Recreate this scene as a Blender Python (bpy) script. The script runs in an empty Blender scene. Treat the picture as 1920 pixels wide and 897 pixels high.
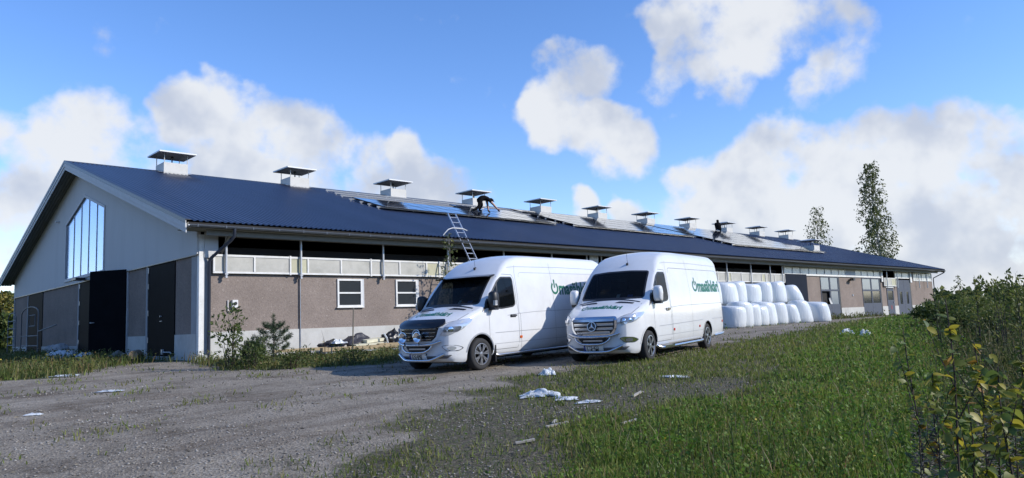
import bpy, bmesh, math, random
import numpy as np
from mathutils import Vector, Matrix, Quaternion, noise as mnoise
from mathutils.bvhtree import BVHTree

random.seed(7)
rng = np.random.default_rng(7)
SC = bpy.context.scene
COL = SC.collection
R = math.radians

# ------------------------------------------------------------------ camera
# world: X runs along the long wall of the barn, Y into the barn, Z up; origin = near corner of the barn at floor level
CAM_YAW, CAM_PITCH, CAM_ROLL, CAM_F = R(44.1447), R(6.4077), R(-2.2799), 1374.83
CAM = Vector((-9.3907, -24.6349, 0.7618))
def cam_axes():
    cy, sy, cp, sp = math.cos(CAM_YAW), math.sin(CAM_YAW), math.cos(CAM_PITCH), math.sin(CAM_PITCH)
    fwd = Vector((sy * cp, cy * cp, sp)); right = Vector((cy, -sy, 0)); up = right.cross(fwd)
    cr, sr = math.cos(CAM_ROLL), math.sin(CAM_ROLL)
    return right * cr + up * sr, up * cr - right * sr, fwd
CR, CU, CF = cam_axes()
cam_data = bpy.data.cameras.new('camera')
cam = bpy.data.objects.new('camera', cam_data)
COL.objects.link(cam)
cam.matrix_world = Matrix(((CR.x, CU.x, -CF.x, CAM.x), (CR.y, CU.y, -CF.y, CAM.y), (CR.z, CU.z, -CF.z, CAM.z), (0, 0, 0, 1)))
cam_data.sensor_fit = 'HORIZONTAL'
cam_data.sensor_width = 36.0
cam_data.lens = CAM_F / 1920.0 * 36.0
cam_data.clip_start = 0.05
cam_data.clip_end = 6000
SC.camera = cam

# ------------------------------------------------------------------ sun and sky
SUN_A, SUN_EL = R(33.0), R(31.0)          # azimuth off the long wall's normal, towards +X
SUN = Vector((math.cos(SUN_EL) * math.sin(SUN_A), -math.cos(SUN_EL) * math.cos(SUN_A), math.sin(SUN_EL)))
sd = bpy.data.lights.new('sun', 'SUN')
sd.energy = 4.0
sd.angle = R(0.6)
sd.color = (1.0, 0.945, 0.86)
so = bpy.data.objects.new('sun', sd)
so.rotation_euler = (-SUN).to_track_quat('-Z', 'Y').to_euler()
so.location = (20, -60, 40)
COL.objects.link(so)

world = bpy.data.worlds.new('World')
SC.world = world
world.use_nodes = True
wn, wl = world.node_tree.nodes, world.node_tree.links
wn.clear()

def dir_px(px, py):
    """direction in the world of a point of the sky"""
    d = CF + CR * ((px - 960) / CAM_F) - CU * ((py - 448.5) / CAM_F)
    return d.normalized()

# clouds: heaps of cumulus standing at fixed directions of the sky, broken up by noise
CLOUDS = [  # px, py, angular size in px, weight
    (25, 250, 56, 0.73), (130, 235, 70, 0.97), (205, 225, 46, 0.78), (70, 335, 65, 0.87), (170, 305, 65, 0.87), (270, 290, 56, 0.68), (15, 400, 84, 0.87),
    (380, 240, 74, 0.92), (455, 270, 102, 0.97), (570, 265, 79, 0.97), (520, 330, 102, 0.97), (660, 310, 79, 0.97), (755, 285, 54, 0.97), (850, 345, 65, 0.87), (910, 370, 37, 0.58), (760, 350, 84, 0.92),
    (410, 180, 42, 0.53), (870, 130, 42, 0.31),
    (1085, 130, 73, 0.85), (1045, 185, 58, 0.85), (1055, 235, 68, 0.90), (1130, 262, 75, 1.00), (1200, 268, 55, 0.85), (1150, 130, 48, 0.65), (1010, 225, 39, 0.63),
    (1300, 35, 87, 0.81), (1390, 75, 82, 0.85), (1260, 120, 48, 0.72), (1235, 170, 33, 0.65), (1345, 130, 58, 0.77), (1470, 30, 82, 0.72), (1375, 188, 37, 0.68), (1565, 110, 56, 0.79), (1520, 165, 44, 0.72), (1605, 50, 48, 0.72), (1645, 75, 29, 0.45), (1560, 10, 58, 0.63),
    (1085, 395, 36, 0.95), (1185, 405, 45, 0.95), (1300, 370, 70, 1.00), (1430, 310, 80, 1.00), (1370, 400, 120, 1.00), (1540, 310, 90, 1.00), (1650, 290, 95, 1.00), (1760, 270, 85, 1.00), (1640, 240, 48, 0.63), (1550, 420, 140, 1.00),
    (1720, 390, 140, 1.00), (1850, 350, 90, 0.95), (1900, 280, 70, 0.80), (1860, 460, 120, 1.00), (1700, 500, 120, 1.00), (1980, 400, 120, 1.00), (2000, 250, 60, 0.70),
]
def make_cloud_group():
    g = bpy.data.node_groups.new('cloud_density', 'ShaderNodeTree')
    g.interface.new_socket('Vector', in_out='INPUT', socket_type='NodeSocketVector')
    g.interface.new_socket('Density', in_out='OUTPUT', socket_type='NodeSocketFloat')
    n, l = g.nodes, g.links
    gi, go = n.new('NodeGroupInput'), n.new('NodeGroupOutput')
    warp = n.new('ShaderNodeTexNoise'); warp.inputs['Scale'].default_value = 8; warp.inputs['Detail'].default_value = 4
    l.new(gi.outputs[0], warp.inputs['Vector'])
    sub = n.new('ShaderNodeVectorMath'); sub.operation = 'SUBTRACT'; sub.inputs[1].default_value = (.5, .5, .5)
    l.new(warp.outputs['Color'], sub.inputs[0])
    sc = n.new('ShaderNodeVectorMath'); sc.operation = 'SCALE'; sc.inputs['Scale'].default_value = 0.10
    l.new(sub.outputs[0], sc.inputs[0])
    add = n.new('ShaderNodeVectorMath'); add.operation = 'ADD'
    l.new(gi.outputs[0], add.inputs[0]); l.new(sc.outputs[0], add.inputs[1])
    vec = n.new('ShaderNodeVectorMath'); vec.operation = 'NORMALIZE'
    l.new(add.outputs[0], vec.inputs[0])
    acc = None
    for px, py, s, w in CLOUDS:
        d = dir_px(px, py)
        dot = n.new('ShaderNodeVectorMath'); dot.operation = 'DOT_PRODUCT'; dot.inputs[1].default_value = d
        l.new(vec.outputs[0], dot.inputs[0])
        ang = s / CAM_F
        mr = n.new('ShaderNodeMapRange'); mr.interpolation_type = 'SMOOTHSTEP'
        mr.inputs['From Min'].default_value = math.cos(ang * 1.45); mr.inputs['From Max'].default_value = math.cos(ang * 0.1)
        mr.inputs['To Max'].default_value = w
        l.new(dot.outputs['Value'], mr.inputs['Value'])
        if acc is None: acc = mr.outputs[0]
        else:
            mx = n.new('ShaderNodeMath'); mx.operation = 'SMOOTH_MAX'; mx.inputs[2].default_value = .25
            l.new(acc, mx.inputs[0]); l.new(mr.outputs[0], mx.inputs[1]); acc = mx.outputs[0]
    # the rest of the sky: the same kind of clouds, scattered by noise alone
    far = n.new('ShaderNodeTexNoise'); far.inputs['Scale'].default_value = 3.2; far.inputs['Detail'].default_value = 2
    l.new(vec.outputs[0], far.inputs['Vector'])
    fr = n.new('ShaderNodeMapRange'); fr.interpolation_type = 'SMOOTHSTEP'; fr.inputs['From Min'].default_value = .56; fr.inputs['From Max'].default_value = .74
    l.new(far.outputs['Fac'], fr.inputs['Value'])
    dv = n.new('ShaderNodeVectorMath'); dv.operation = 'DOT_PRODUCT'; dv.inputs[1].default_value = dir_px(960, 300)
    l.new(gi.outputs[0], dv.inputs[0])
    om = n.new('ShaderNodeMapRange'); om.interpolation_type = 'SMOOTHSTEP'; om.inputs['From Min'].default_value = math.cos(R(48)); om.inputs['From Max'].default_value = math.cos(R(37))
    om.inputs['To Min'].default_value = 1; om.inputs['To Max'].default_value = 0
    l.new(dv.outputs['Value'], om.inputs['Value'])
    fm = n.new('ShaderNodeMath'); fm.operation = 'MULTIPLY'; l.new(fr.outputs[0], fm.inputs[0]); l.new(om.outputs[0], fm.inputs[1])
    mx = n.new('ShaderNodeMath'); mx.operation = 'MAXIMUM'; l.new(acc, mx.inputs[0]); l.new(fm.outputs[0], mx.inputs[1])
    l.new(mx.outputs[0], go.inputs[0])
    return g
CG = make_cloud_group()
tc = wn.new('ShaderNodeTexCoord')
sky = wn.new('ShaderNodeTexSky'); sky.sky_type = 'NISHITA'; sky.sun_disc = False
sky.sun_elevation = SUN_EL; sky.sun_rotation = math.pi - SUN_A
sky.altitude = 100; sky.air_density = 1.0; sky.dust_density = 0.0; sky.ozone_density = 2.2
hs = wn.new('ShaderNodeHueSaturation'); hs.inputs['Saturation'].default_value = 1.2; hs.inputs['Value'].default_value = 1.25
wl.new(sky.outputs[0], hs.inputs['Color'])
tint = wn.new('ShaderNodeMixRGB'); tint.blend_type = 'MULTIPLY'; tint.inputs[0].default_value = 1.0; tint.inputs[2].default_value = (.98, .93, 1.10, 1)
wl.new(hs.outputs[0], tint.inputs[1])
d1 = wn.new('ShaderNodeGroup'); d1.node_tree = CG
wl.new(tc.outputs['Generated'], d1.inputs[0])
def billow(offset, scale=16, det=8):
    o_ = wn.new('ShaderNodeVectorMath'); o_.operation = 'ADD'; o_.inputs[1].default_value = offset
    wl.new(tc.outputs['Generated'], o_.inputs[0])
    fb = wn.new('ShaderNodeTexNoise'); fb.inputs['Scale'].default_value = scale; fb.inputs['Detail'].default_value = det; fb.inputs['Roughness'].default_value = .53
    wl.new(o_.outputs[0], fb.inputs['Vector'])
    return fb.outputs['Fac']
TOSUN = Vector((SUN.x, SUN.y, SUN.z + .9)).normalized() * 0.05
bl0, bl1, bl2 = billow((0, 0, 0)), billow((.3, 0, 0), 5.5, 5), billow(Vector((.3, 0, 0)) + TOSUN, 5.5, 5)
f2 = wn.new('ShaderNodeMath'); f2.operation = 'MULTIPLY_ADD'; f2.inputs[1].default_value = 1.7; f2.inputs[2].default_value = -0.85
wl.new(bl0, f2.inputs[0])
dens = wn.new('ShaderNodeMath'); dens.operation = 'ADD'; wl.new(d1.outputs[0], dens.inputs[0]); wl.new(f2.outputs[0], dens.inputs[1])
alpha = wn.new('ShaderNodeMapRange'); alpha.interpolation_type = 'SMOOTHSTEP'
alpha.inputs['From Min'].default_value = .42; alpha.inputs['From Max'].default_value = .93; alpha.inputs['To Max'].default_value = .95
wl.new(dens.outputs[0], alpha.inputs['Value'])
df = wn.new('ShaderNodeMath'); df.operation = 'SUBTRACT'; wl.new(bl1, df.inputs[0]); wl.new(bl2, df.inputs[1])
# thick middles are greyer than the rims
thk = wn.new('ShaderNodeMath'); thk.operation = 'MULTIPLY_ADD'; thk.inputs[1].default_value = -.07; wl.new(dens.outputs[0], thk.inputs[0]); wl.new(df.outputs[0], thk.inputs[2])
lit = wn.new('ShaderNodeMapRange'); lit.interpolation_type = 'SMOOTHSTEP'; lit.inputs['From Min'].default_value = -.22; lit.inputs['From Max'].default_value = .0
wl.new(thk.outputs[0], lit.inputs['Value'])
ccol = wn.new('ShaderNodeMixRGB'); ccol.inputs[1].default_value = (.46, .505, .60, 1); ccol.inputs[2].default_value = (.69, .71, .74, 1)
wl.new(lit.outputs[0], ccol.inputs[0])
SKY_STRENGTH = 0.14
cb = wn.new('ShaderNodeVectorMath'); cb.operation = 'SCALE'; cb.inputs['Scale'].default_value = 1.0 / SKY_STRENGTH
wl.new(ccol.outputs[0], cb.inputs[0])
wm = wn.new('ShaderNodeMixRGB'); wl.new(alpha.outputs[0], wm.inputs[0]); wl.new(tint.outputs[0], wm.inputs[1]); wl.new(cb.outputs[0], wm.inputs[2])
bg = wn.new('ShaderNodeBackground'); bg.inputs['Strength'].default_value = SKY_STRENGTH
wl.new(wm.outputs[0], bg.inputs['Color'])
wo = wn.new('ShaderNodeOutputWorld'); wl.new(bg.outputs[0], wo.inputs['Surface'])
world.cycles.sampling_method = 'MANUAL'
world.cycles.sample_map_resolution = 512

vs = SC.view_settings
vs.view_transform = 'Standard'; vs.look = 'None'; vs.exposure = 0.28; vs.gamma = 1.0; vs.use_curve_mapping = False
SC.cycles.use_denoising = True
try: SC.cycles.denoiser = 'OPENIMAGEDENOISE'
except Exception: pass
SC.cycles.max_bounces = 6
SC.cycles.transparent_max_bounces = 12
SC.cycles.caustics_reflective = False; SC.cycles.caustics_refractive = False
SC.cycles.sample_clamp_indirect = 4.0

# ------------------------------------------------------------------ helpers
def tag(o, label=None, cat=None, group=None, kind=None):
    if label: o['label'] = label
    if cat: o['category'] = cat
    if group: o['group'] = group
    if kind: o['kind'] = kind
    return o
def empty(name, loc=(0, 0, 0), rz=0.0, parent=None):
    o = bpy.data.objects.new(name, None); COL.objects.link(o)
    o.location = loc; o.rotation_euler = (0, 0, rz); o.empty_display_size = .2
    if parent: o.parent = parent
    return o
def link(name, me, parent=None, mat=None):
    o = bpy.data.objects.new(name, me); COL.objects.link(o)
    if parent: o.parent = parent
    if mat is not None:
        me.materials.clear(); me.materials.append(mat)
    return o
def fast_mesh(name, V, F, loops_per=None, smooth=False):
    """V (n,3) array, F (m,k) int array of equal polygons"""
    me = bpy.data.meshes.new(name)
    V = np.asarray(V, dtype=np.float32); F = np.asarray(F, dtype=np.int32)
    m, k = F.shape
    me.vertices.add(len(V)); me.vertices.foreach_set('co', V.ravel())
    me.loops.add(m * k); me.loops.foreach_set('vertex_index', F.ravel())
    me.polygons.add(m)
    me.polygons.foreach_set('loop_start', np.arange(0, m * k, k, dtype=np.int32))
    if smooth: me.polygons.foreach_set('use_smooth', np.ones(m, dtype=bool))
    me.update(calc_edges=True)
    return me
class MB:
    """collects shapes; build() links them as ONE mesh object"""
    def __init__(s): s.v, s.f = [], []
    def raw(s, vs, fs):
        b = len(s.v); s.v += [tuple(v) for v in vs]; s.f += [tuple(i + b for i in f) for f in fs]; return s
    def box(s, x0, x1, y0, y1, z0, z1, M=None):
        vs = [Vector((x, y, z)) for z in (z0, z1) for y in (y0, y1) for x in (x0, x1)]
        if M is not None: vs = [M @ v for v in vs]
        return s.raw(vs, [(0, 2, 3, 1), (4, 5, 7, 6), (0, 1, 5, 4), (2, 6, 7, 3), (0, 4, 6, 2), (1, 3, 7, 5)])
    def tube(s, pts, r, n=8, r2=None, cap=True):
        pts = [Vector(p) for p in pts]; rings = []
        up = None
        for i, p in enumerate(pts):
            d = (pts[min(i + 1, len(pts) - 1)] - pts[max(i - 1, 0)]).normalized()
            if up is None: up = Vector((0, 0, 1)) if abs(d.z) < .9 else Vector((1, 0, 0))
            a = d.cross(up).normalized(); b = a.cross(d).normalized(); up = b
            t = i / max(1, len(pts) - 1)
            rr = (r[i] if isinstance(r, (list, tuple)) else (r if r2 is None else r * (1 - t) + r2 * t))
            rings.append([p + (a * math.cos(k * 2 * math.pi / n) + b * math.sin(k * 2 * math.pi / n)) * rr for k in range(n)])
        vs = [v for rg in rings for v in rg]; fs = []
        for i in range(len(rings) - 1):
            for k in range(n): fs.append((i * n + k, i * n + (k + 1) % n, (i + 1) * n + (k + 1) % n, (i + 1) * n + k))
        if cap: fs.append(tuple(reversed(range(n)))); fs.append(tuple((len(rings) - 1) * n + k for k in range(n)))
        return s.raw(vs, fs)
    def prism(s, poly, fn, a, b):
        """poly of 2D points, fn(u,v,w)->3D, extruded from w=a to w=b"""
        n = len(poly)
        vs = [fn(u, v, a) for u, v in poly] + [fn(u, v, b) for u, v in poly]
        fs = [tuple(reversed(range(n))), tuple(range(n, 2 * n))] + [(i, (i + 1) % n, n + (i + 1) % n, n + i) for i in range(n)]
        return s.raw(vs, fs)
    def lathe(s, prof, fn, n=24):
        """prof of (r, h) pairs, fn(x,y,h)->3D"""
        m = len(prof); vs = []
        for k in range(n):
            a = 2 * math.pi * k / n
            for r, h in prof: vs.append(fn(r * math.cos(a), r * math.sin(a), h))
        fs = []
        for k in range(n):
            for i in range(m - 1): fs.append((k * m + i, ((k + 1) % n) * m + i, ((k + 1) % n) * m + i + 1, k * m + i + 1))
        return s.raw(vs, fs)
    def mesh(s, name='m', fix=True, smooth=False, angle=None):
        me = bpy.data.meshes.new(name); me.from_pydata(s.v, [], s.f); me.update()
        if fix:
            bm = bmesh.new(); bm.from_mesh(me); bmesh.ops.recalc_face_normals(bm, faces=bm.faces); bm.to_mesh(me); bm.free()
        if smooth:
            me.polygons.foreach_set('use_smooth', [True] * len(me.polygons))
            if angle:
                try: me.set_sharp_from_angle(angle=R(angle))
                except Exception: pass
        return me
    def build(s, name, mat, parent=None, smooth=False, angle=40, fix=True):
        return link(name, s.mesh(name, fix, smooth, angle), parent, mat)
def copy_tree(o, parent=None):
    c = o.copy(); COL.objects.link(c)
    if parent: c.parent = parent
    for ch in list(o.children):
        copy_tree(ch, c)
    return c
def pchip(xs, ys):
    xs = np.array(xs, float); ys = np.array(ys, float)
    h = np.diff(xs); dl = np.diff(ys) / h; m = np.zeros(len(xs)); m[0], m[-1] = dl[0], dl[-1]
    for i in range(1, len(xs) - 1):
        if dl[i - 1] * dl[i] > 0:
            w1, w2 = 2 * h[i] + h[i - 1], h[i] + 2 * h[i - 1]; m[i] = (w1 + w2) / (w1 / dl[i - 1] + w2 / dl[i])
    def f(x):
        i = int(min(max(np.searchsorted(xs, x) - 1, 0), len(h) - 1)); x = min(max(x, xs[0]), xs[-1])
        t = (x - xs[i]) / h[i]
        return ((2 * t**3 - 3 * t**2 + 1) * ys[i] + (t**3 - 2 * t**2 + t) * h[i] * m[i] + (-2 * t**3 + 3 * t**2) * ys[i + 1] + (t**3 - t**2) * h[i] * m[i + 1])
    return f

# ------------------------------------------------------------------ materials
MATS = {}
def mat(name, col, rough=.6, metal=0., var=.0, vscale=3., bump=0., bscale=40., spec=.5, stretch=None, dirt=None, dscale=1.2, coat=0., emit=None):
    if name in MATS: return MATS[name]
    m = bpy.data.materials.new(name); m.use_nodes = True
    n, l = m.node_tree.nodes, m.node_tree.links
    b = n['Principled BSDF']
    b.inputs['Base Color'].default_value = (*col, 1); b.inputs['Roughness'].default_value = rough; b.inputs['Metallic'].default_value = metal
    b.inputs['Specular IOR Level'].default_value = spec
    if coat: b.inputs['Coat Weight'].default_value = coat; b.inputs['Coat Roughness'].default_value = .06
    if var or bump or dirt:
        t = n.new('ShaderNodeTexCoord'); mp = n.new('ShaderNodeMapping'); l.new(t.outputs['Object'], mp.inputs['Vector'])
        if stretch: mp.inputs['Scale'].default_value = stretch
    last = None
    if var:
        nz = n.new('ShaderNodeTexNoise'); nz.inputs['Scale'].default_value = vscale; nz.inputs['Detail'].default_value = 6; nz.inputs['Roughness'].default_value = .65
        l.new(mp.outputs[0], nz.inputs['Vector'])
        mr = n.new('ShaderNodeMapRange'); mr.inputs['From Min'].default_value = .3; mr.inputs['From Max'].default_value = .7
        mr.inputs['To Min'].default_value = 1 - var; mr.inputs['To Max'].default_value = 1 + var
        l.new(nz.outputs['Fac'], mr.inputs['Value'])
        mul = n.new('ShaderNodeVectorMath'); mul.operation = 'SCALE'; mul.inputs[0].default_value = col
        l.new(mr.outputs[0], mul.inputs['Scale']); last = mul.outputs[0]
    if dirt:
        dz = n.new('ShaderNodeTexNoise'); dz.inputs['Scale'].default_value = dscale; dz.inputs['Detail'].default_value = 7; dz.inputs['Roughness'].default_value = .7
        l.new(mp.outputs[0], dz.inputs['Vector'])
        dr = n.new('ShaderNodeMapRange'); dr.inputs['From Min'].default_value = .48; dr.inputs['From Max'].default_value = .75; dr.inputs['To Max'].default_value = dirt[3]
        l.new(dz.outputs['Fac'], dr.inputs['Value'])
        mx = n.new('ShaderNodeMixRGB'); mx.inputs[1].default_value = (*col, 1); mx.inputs[2].default_value = (*dirt[:3], 1)
        if last: l.new(last, mx.inputs[1])
        l.new(dr.outputs[0], mx.inputs[0]); last = mx.outputs[0]
    if last: l.new(last, b.inputs['Base Color'])
    if bump:
        bz = n.new('ShaderNodeTexNoise'); bz.inputs['Scale'].default_value = bscale; bz.inputs['Detail'].default_value = 5
        l.new(mp.outputs[0], bz.inputs['Vector'])
        bp = n.new('ShaderNodeBump'); bp.inputs['Strength'].default_value = bump; bp.inputs['Distance'].default_value = .02
        l.new(bz.outputs['Fac'], bp.inputs['Height']); l.new(bp.outputs[0], b.inputs['Normal'])
    MATS[name] = m
    return m
def leaf_mat(name, cols, rough=.55, trans=.35, patch=None):
    """leaf colours vary from leaf to leaf; light shines through a little"""
    if name in MATS: return MATS[name]
    m = bpy.data.materials.new(name); m.use_nodes = True
    n, l = m.node_tree.nodes, m.node_tree.links
    b = n['Principled BSDF']; b.inputs['Roughness'].default_value = rough; b.inputs['Specular IOR Level'].default_value = .3
    g = n.new('ShaderNodeNewGeometry'); cr = n.new('ShaderNodeValToRGB')
    els = cr.color_ramp.elements
    while len(els) < len(cols): els.new(.5)
    for i, c in enumerate(cols):
        els[i].position = i / (len(cols) - 1); els[i].color = (*c, 1)
    cr.color_ramp.interpolation = 'LINEAR'
    l.new(g.outputs['Random Per Island'], cr.inputs[0]); out = cr.outputs[0]
    if patch:   # drier and greener spots across the ground
        t = n.new('ShaderNodeTexCoord'); z = n.new('ShaderNodeTexNoise'); z.inputs['Scale'].default_value = patch[3]; z.inputs['Detail'].default_value = 5; z.inputs['Roughness'].default_value = .7
        l.new(t.outputs['Object'], z.inputs['Vector']); q = n.new('ShaderNodeMapRange'); q.inputs['From Min'].default_value = .42; q.inputs['From Max'].default_value = .66; l.new(z.outputs['Fac'], q.inputs['Value'])
        x = n.new('ShaderNodeMixRGB'); x.blend_type = 'MULTIPLY'; x.inputs[2].default_value = (*patch[:3], 1); l.new(q.outputs[0], x.inputs[0]); l.new(out, x.inputs[1]); out = x.outputs[0]
    l.new(out, b.inputs['Base Color'])
    tr = n.new('ShaderNodeBsdfTranslucent'); l.new(out, tr.inputs['Color'])
    mx = n.new('ShaderNodeMixShader'); mx.inputs[0].default_value = trans
    l.new(b.outputs[0], mx.inputs[1]); l.new(tr.outputs[0], mx.inputs[2])
    l.new(mx.outputs[0], n['Material Output'].inputs['Surface'])
    MATS[name] = m
    return m
def glass_mat(name, col, op, rough=.02, ior=1.4):
    """thin pane: mirrors by Fresnel, lets the tinted rest through; op = how much it blocks"""
    if name in MATS: return MATS[name]
    m = bpy.data.materials.new(name); m.use_nodes = True
    n, l = m.node_tree.nodes, m.node_tree.links; n.remove(n['Principled BSDF'])
    tr = n.new('ShaderNodeBsdfTransparent'); tr.inputs[0].default_value = (*col, 1)
    df = n.new('ShaderNodeBsdfDiffuse'); df.inputs[0].default_value = (.01, .012, .014, 1)
    m0 = n.new('ShaderNodeMixShader'); m0.inputs[0].default_value = op
    l.new(tr.outputs[0], m0.inputs[1]); l.new(df.outputs[0], m0.inputs[2])
    gl = n.new('ShaderNodeBsdfGlossy'); gl.inputs['Roughness'].default_value = rough
    fr = n.new('ShaderNodeFresnel'); fr.inputs['IOR'].default_value = ior
    mx = n.new('ShaderNodeMixShader'); l.new(fr.outputs[0], mx.inputs[0]); l.new(m0.outputs[0], mx.inputs[1]); l.new(gl.outputs[0], mx.inputs[2])
    l.new(mx.outputs[0], n['Material Output'].inputs['Surface'])
    MATS[name] = m
    return m
# ------------------------------------------------------------------ ground
DK = np.array([0, 4, 7, 10, 13, 16, 19, 22, 27, 33, 40, 60, 5000.]); ZK = np.array([-.86, -.82, -.68, -.52, -.39, -.30, -.235, -.19, -.12, -.07, -.03, 0, 0])
_gz = pchip(DK, ZK)
def bumpz(x, y):
    return .022 * math.sin(x * 1.3 + .7 * math.sin(y * .9)) * math.sin(y * 1.1 + .5 * x) + .012 * math.sin(3.1 * x + 1.7 * y) + .008 * math.sin(5.3 * y - 2.2 * x)
def gz(x, y):
    d = math.hypot(x - CAM.x, y - CAM.y)
    return _gz(d) + bumpz(x, y) * max(0., 1 - d / 60)
LOW = np.array([(-40, -52), (-20, -32), (-12, -24), (-8, -20.2), (-5.88, -17.94), (-5.13, -17.24), (-3.96, -16.32), (-2.79, -15.79), (-1.1, -14.76), (.55, -14.23), (2.64, -13.74), (6, -13.5), (9, -13.1), (12.15, -12.25), (14.6, -11.97), (19.2, -10.95), (27.2, -8.8), (40, -6.0), (70, -2.6), (100, -1)], float)
UPP = np.array([(-60, -2), (-14, -2.2), (-5.84, -2.87), (-4.4, -3.6), (-3.2, -1.2), (-1.2, 1.5), (-.6, 1.6), (-.9, -3.4), (-1.6, -5.6), (-1.1, -6.6), (.4, -7.5), (2.2, -8.4), (4.5, -7.6), (8, -6.4), (14, -5.6), (23.3, -5.5), (32.4, -5.0), (40, -3.4), (70, -1.2), (100, 0)], float)
def sdist(P, x, y):
    """signed distance to a polyline that runs left to right: positive above it"""
    A, B = P[:-1], P[1:]
    d = B - A; q = np.array([x, y]) - A
    t = np.clip((q * d).sum(1) / (d * d).sum(1), 0, 1)
    e = q - d * t[:, None]; dist = np.hypot(e[:, 0], e[:, 1]); i = int(dist.argmin())
    s = d[i, 0] * q[i, 1] - d[i, 1] * q[i, 0]
    return float(dist[i] if s > 0 else -dist[i])
def sstep(a, b, x):
    t = min(1, max(0, (x - a) / (b - a))); return t * t * (3 - 2 * t)
def fbm(x, y, s, o=3):
    v, a = 0., .5
    for k in range(o):
        v += a * mnoise.noise((x * s, y * s, 3.7 * k)); s *= 2.1; a *= .5
    return v
DIRT = [(-.5, -17.7, 2.2, .85, .1), (1.1, -18.2, 1.4, .55, 0.2), (-3.0, -17.6, 1.7, .9, .7), (-4.6, -19.2, 1.4, .8, .7), (-2.3, -16.9, 1.2, .5, .5)]
LUSH = np.array([(-60, -60), (-30, -36), (-8, -22.5), (-4.46, -19.9), (-3.1, -19.1), (-1.98, -18.7), (-.94, -18.9), (.8, -19.1), (3.45, -18.4), (7, -17), (12, -15.5), (20, -13), (40, -8), (90, -4)], float)
def cover(x, y):
    """(grass amount 0..1, lushness 0..1) at a spot of the ground"""
    s = -sdist(LOW, x, y); n = fbm(x, y, .9)
    u = sdist(UPP, x, y)
    if s > -1.5:
        g = sstep(-.35, 1.5, s + n * 2.2)
        dd = 0
        for cx, cy, a, b, th in DIRT:
            dx, dy = x - cx, y - cy; c_, s_ = math.cos(th), math.sin(th)
            e = ((dx * c_ + dy * s_) / a) ** 2 + ((-dx * s_ + dy * c_) / b) ** 2
            dd = max(dd, 1 - sstep(.35, 1.35, e + n * 1.1))
        g *= 1 - .85 * dd
        g *= 1 - .62 * sstep(3.2, 1.2, s) * sstep(3.0, -1.5, x) * sstep(-.28, .12, n + .1)
        r = math.hypot(x - CAM.x, y - CAM.y)
        # thick grass beyond a line through the foreground
        lush = sstep(-.35, .75, -sdist(LUSH, x, y) + n * 1.6)
        lush = max(lush, sstep(9, 15, x) * sstep(1.0, 4.0, s + n) * .8)
        return max(g, lush * (1 - .5 * dd)), lush * (1 - .6 * dd), sstep(-.5, 1.1, s + n * 2.0)
    if u > -.4:
        g = sstep(-.3, .7, u + n * 1.2)
        return g * .95, g * .6, g * .8
    return max(0., (n - .06) * 1.6) * .5, 0., max(0., n - .12) * .9
GCACHE = {}
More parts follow.
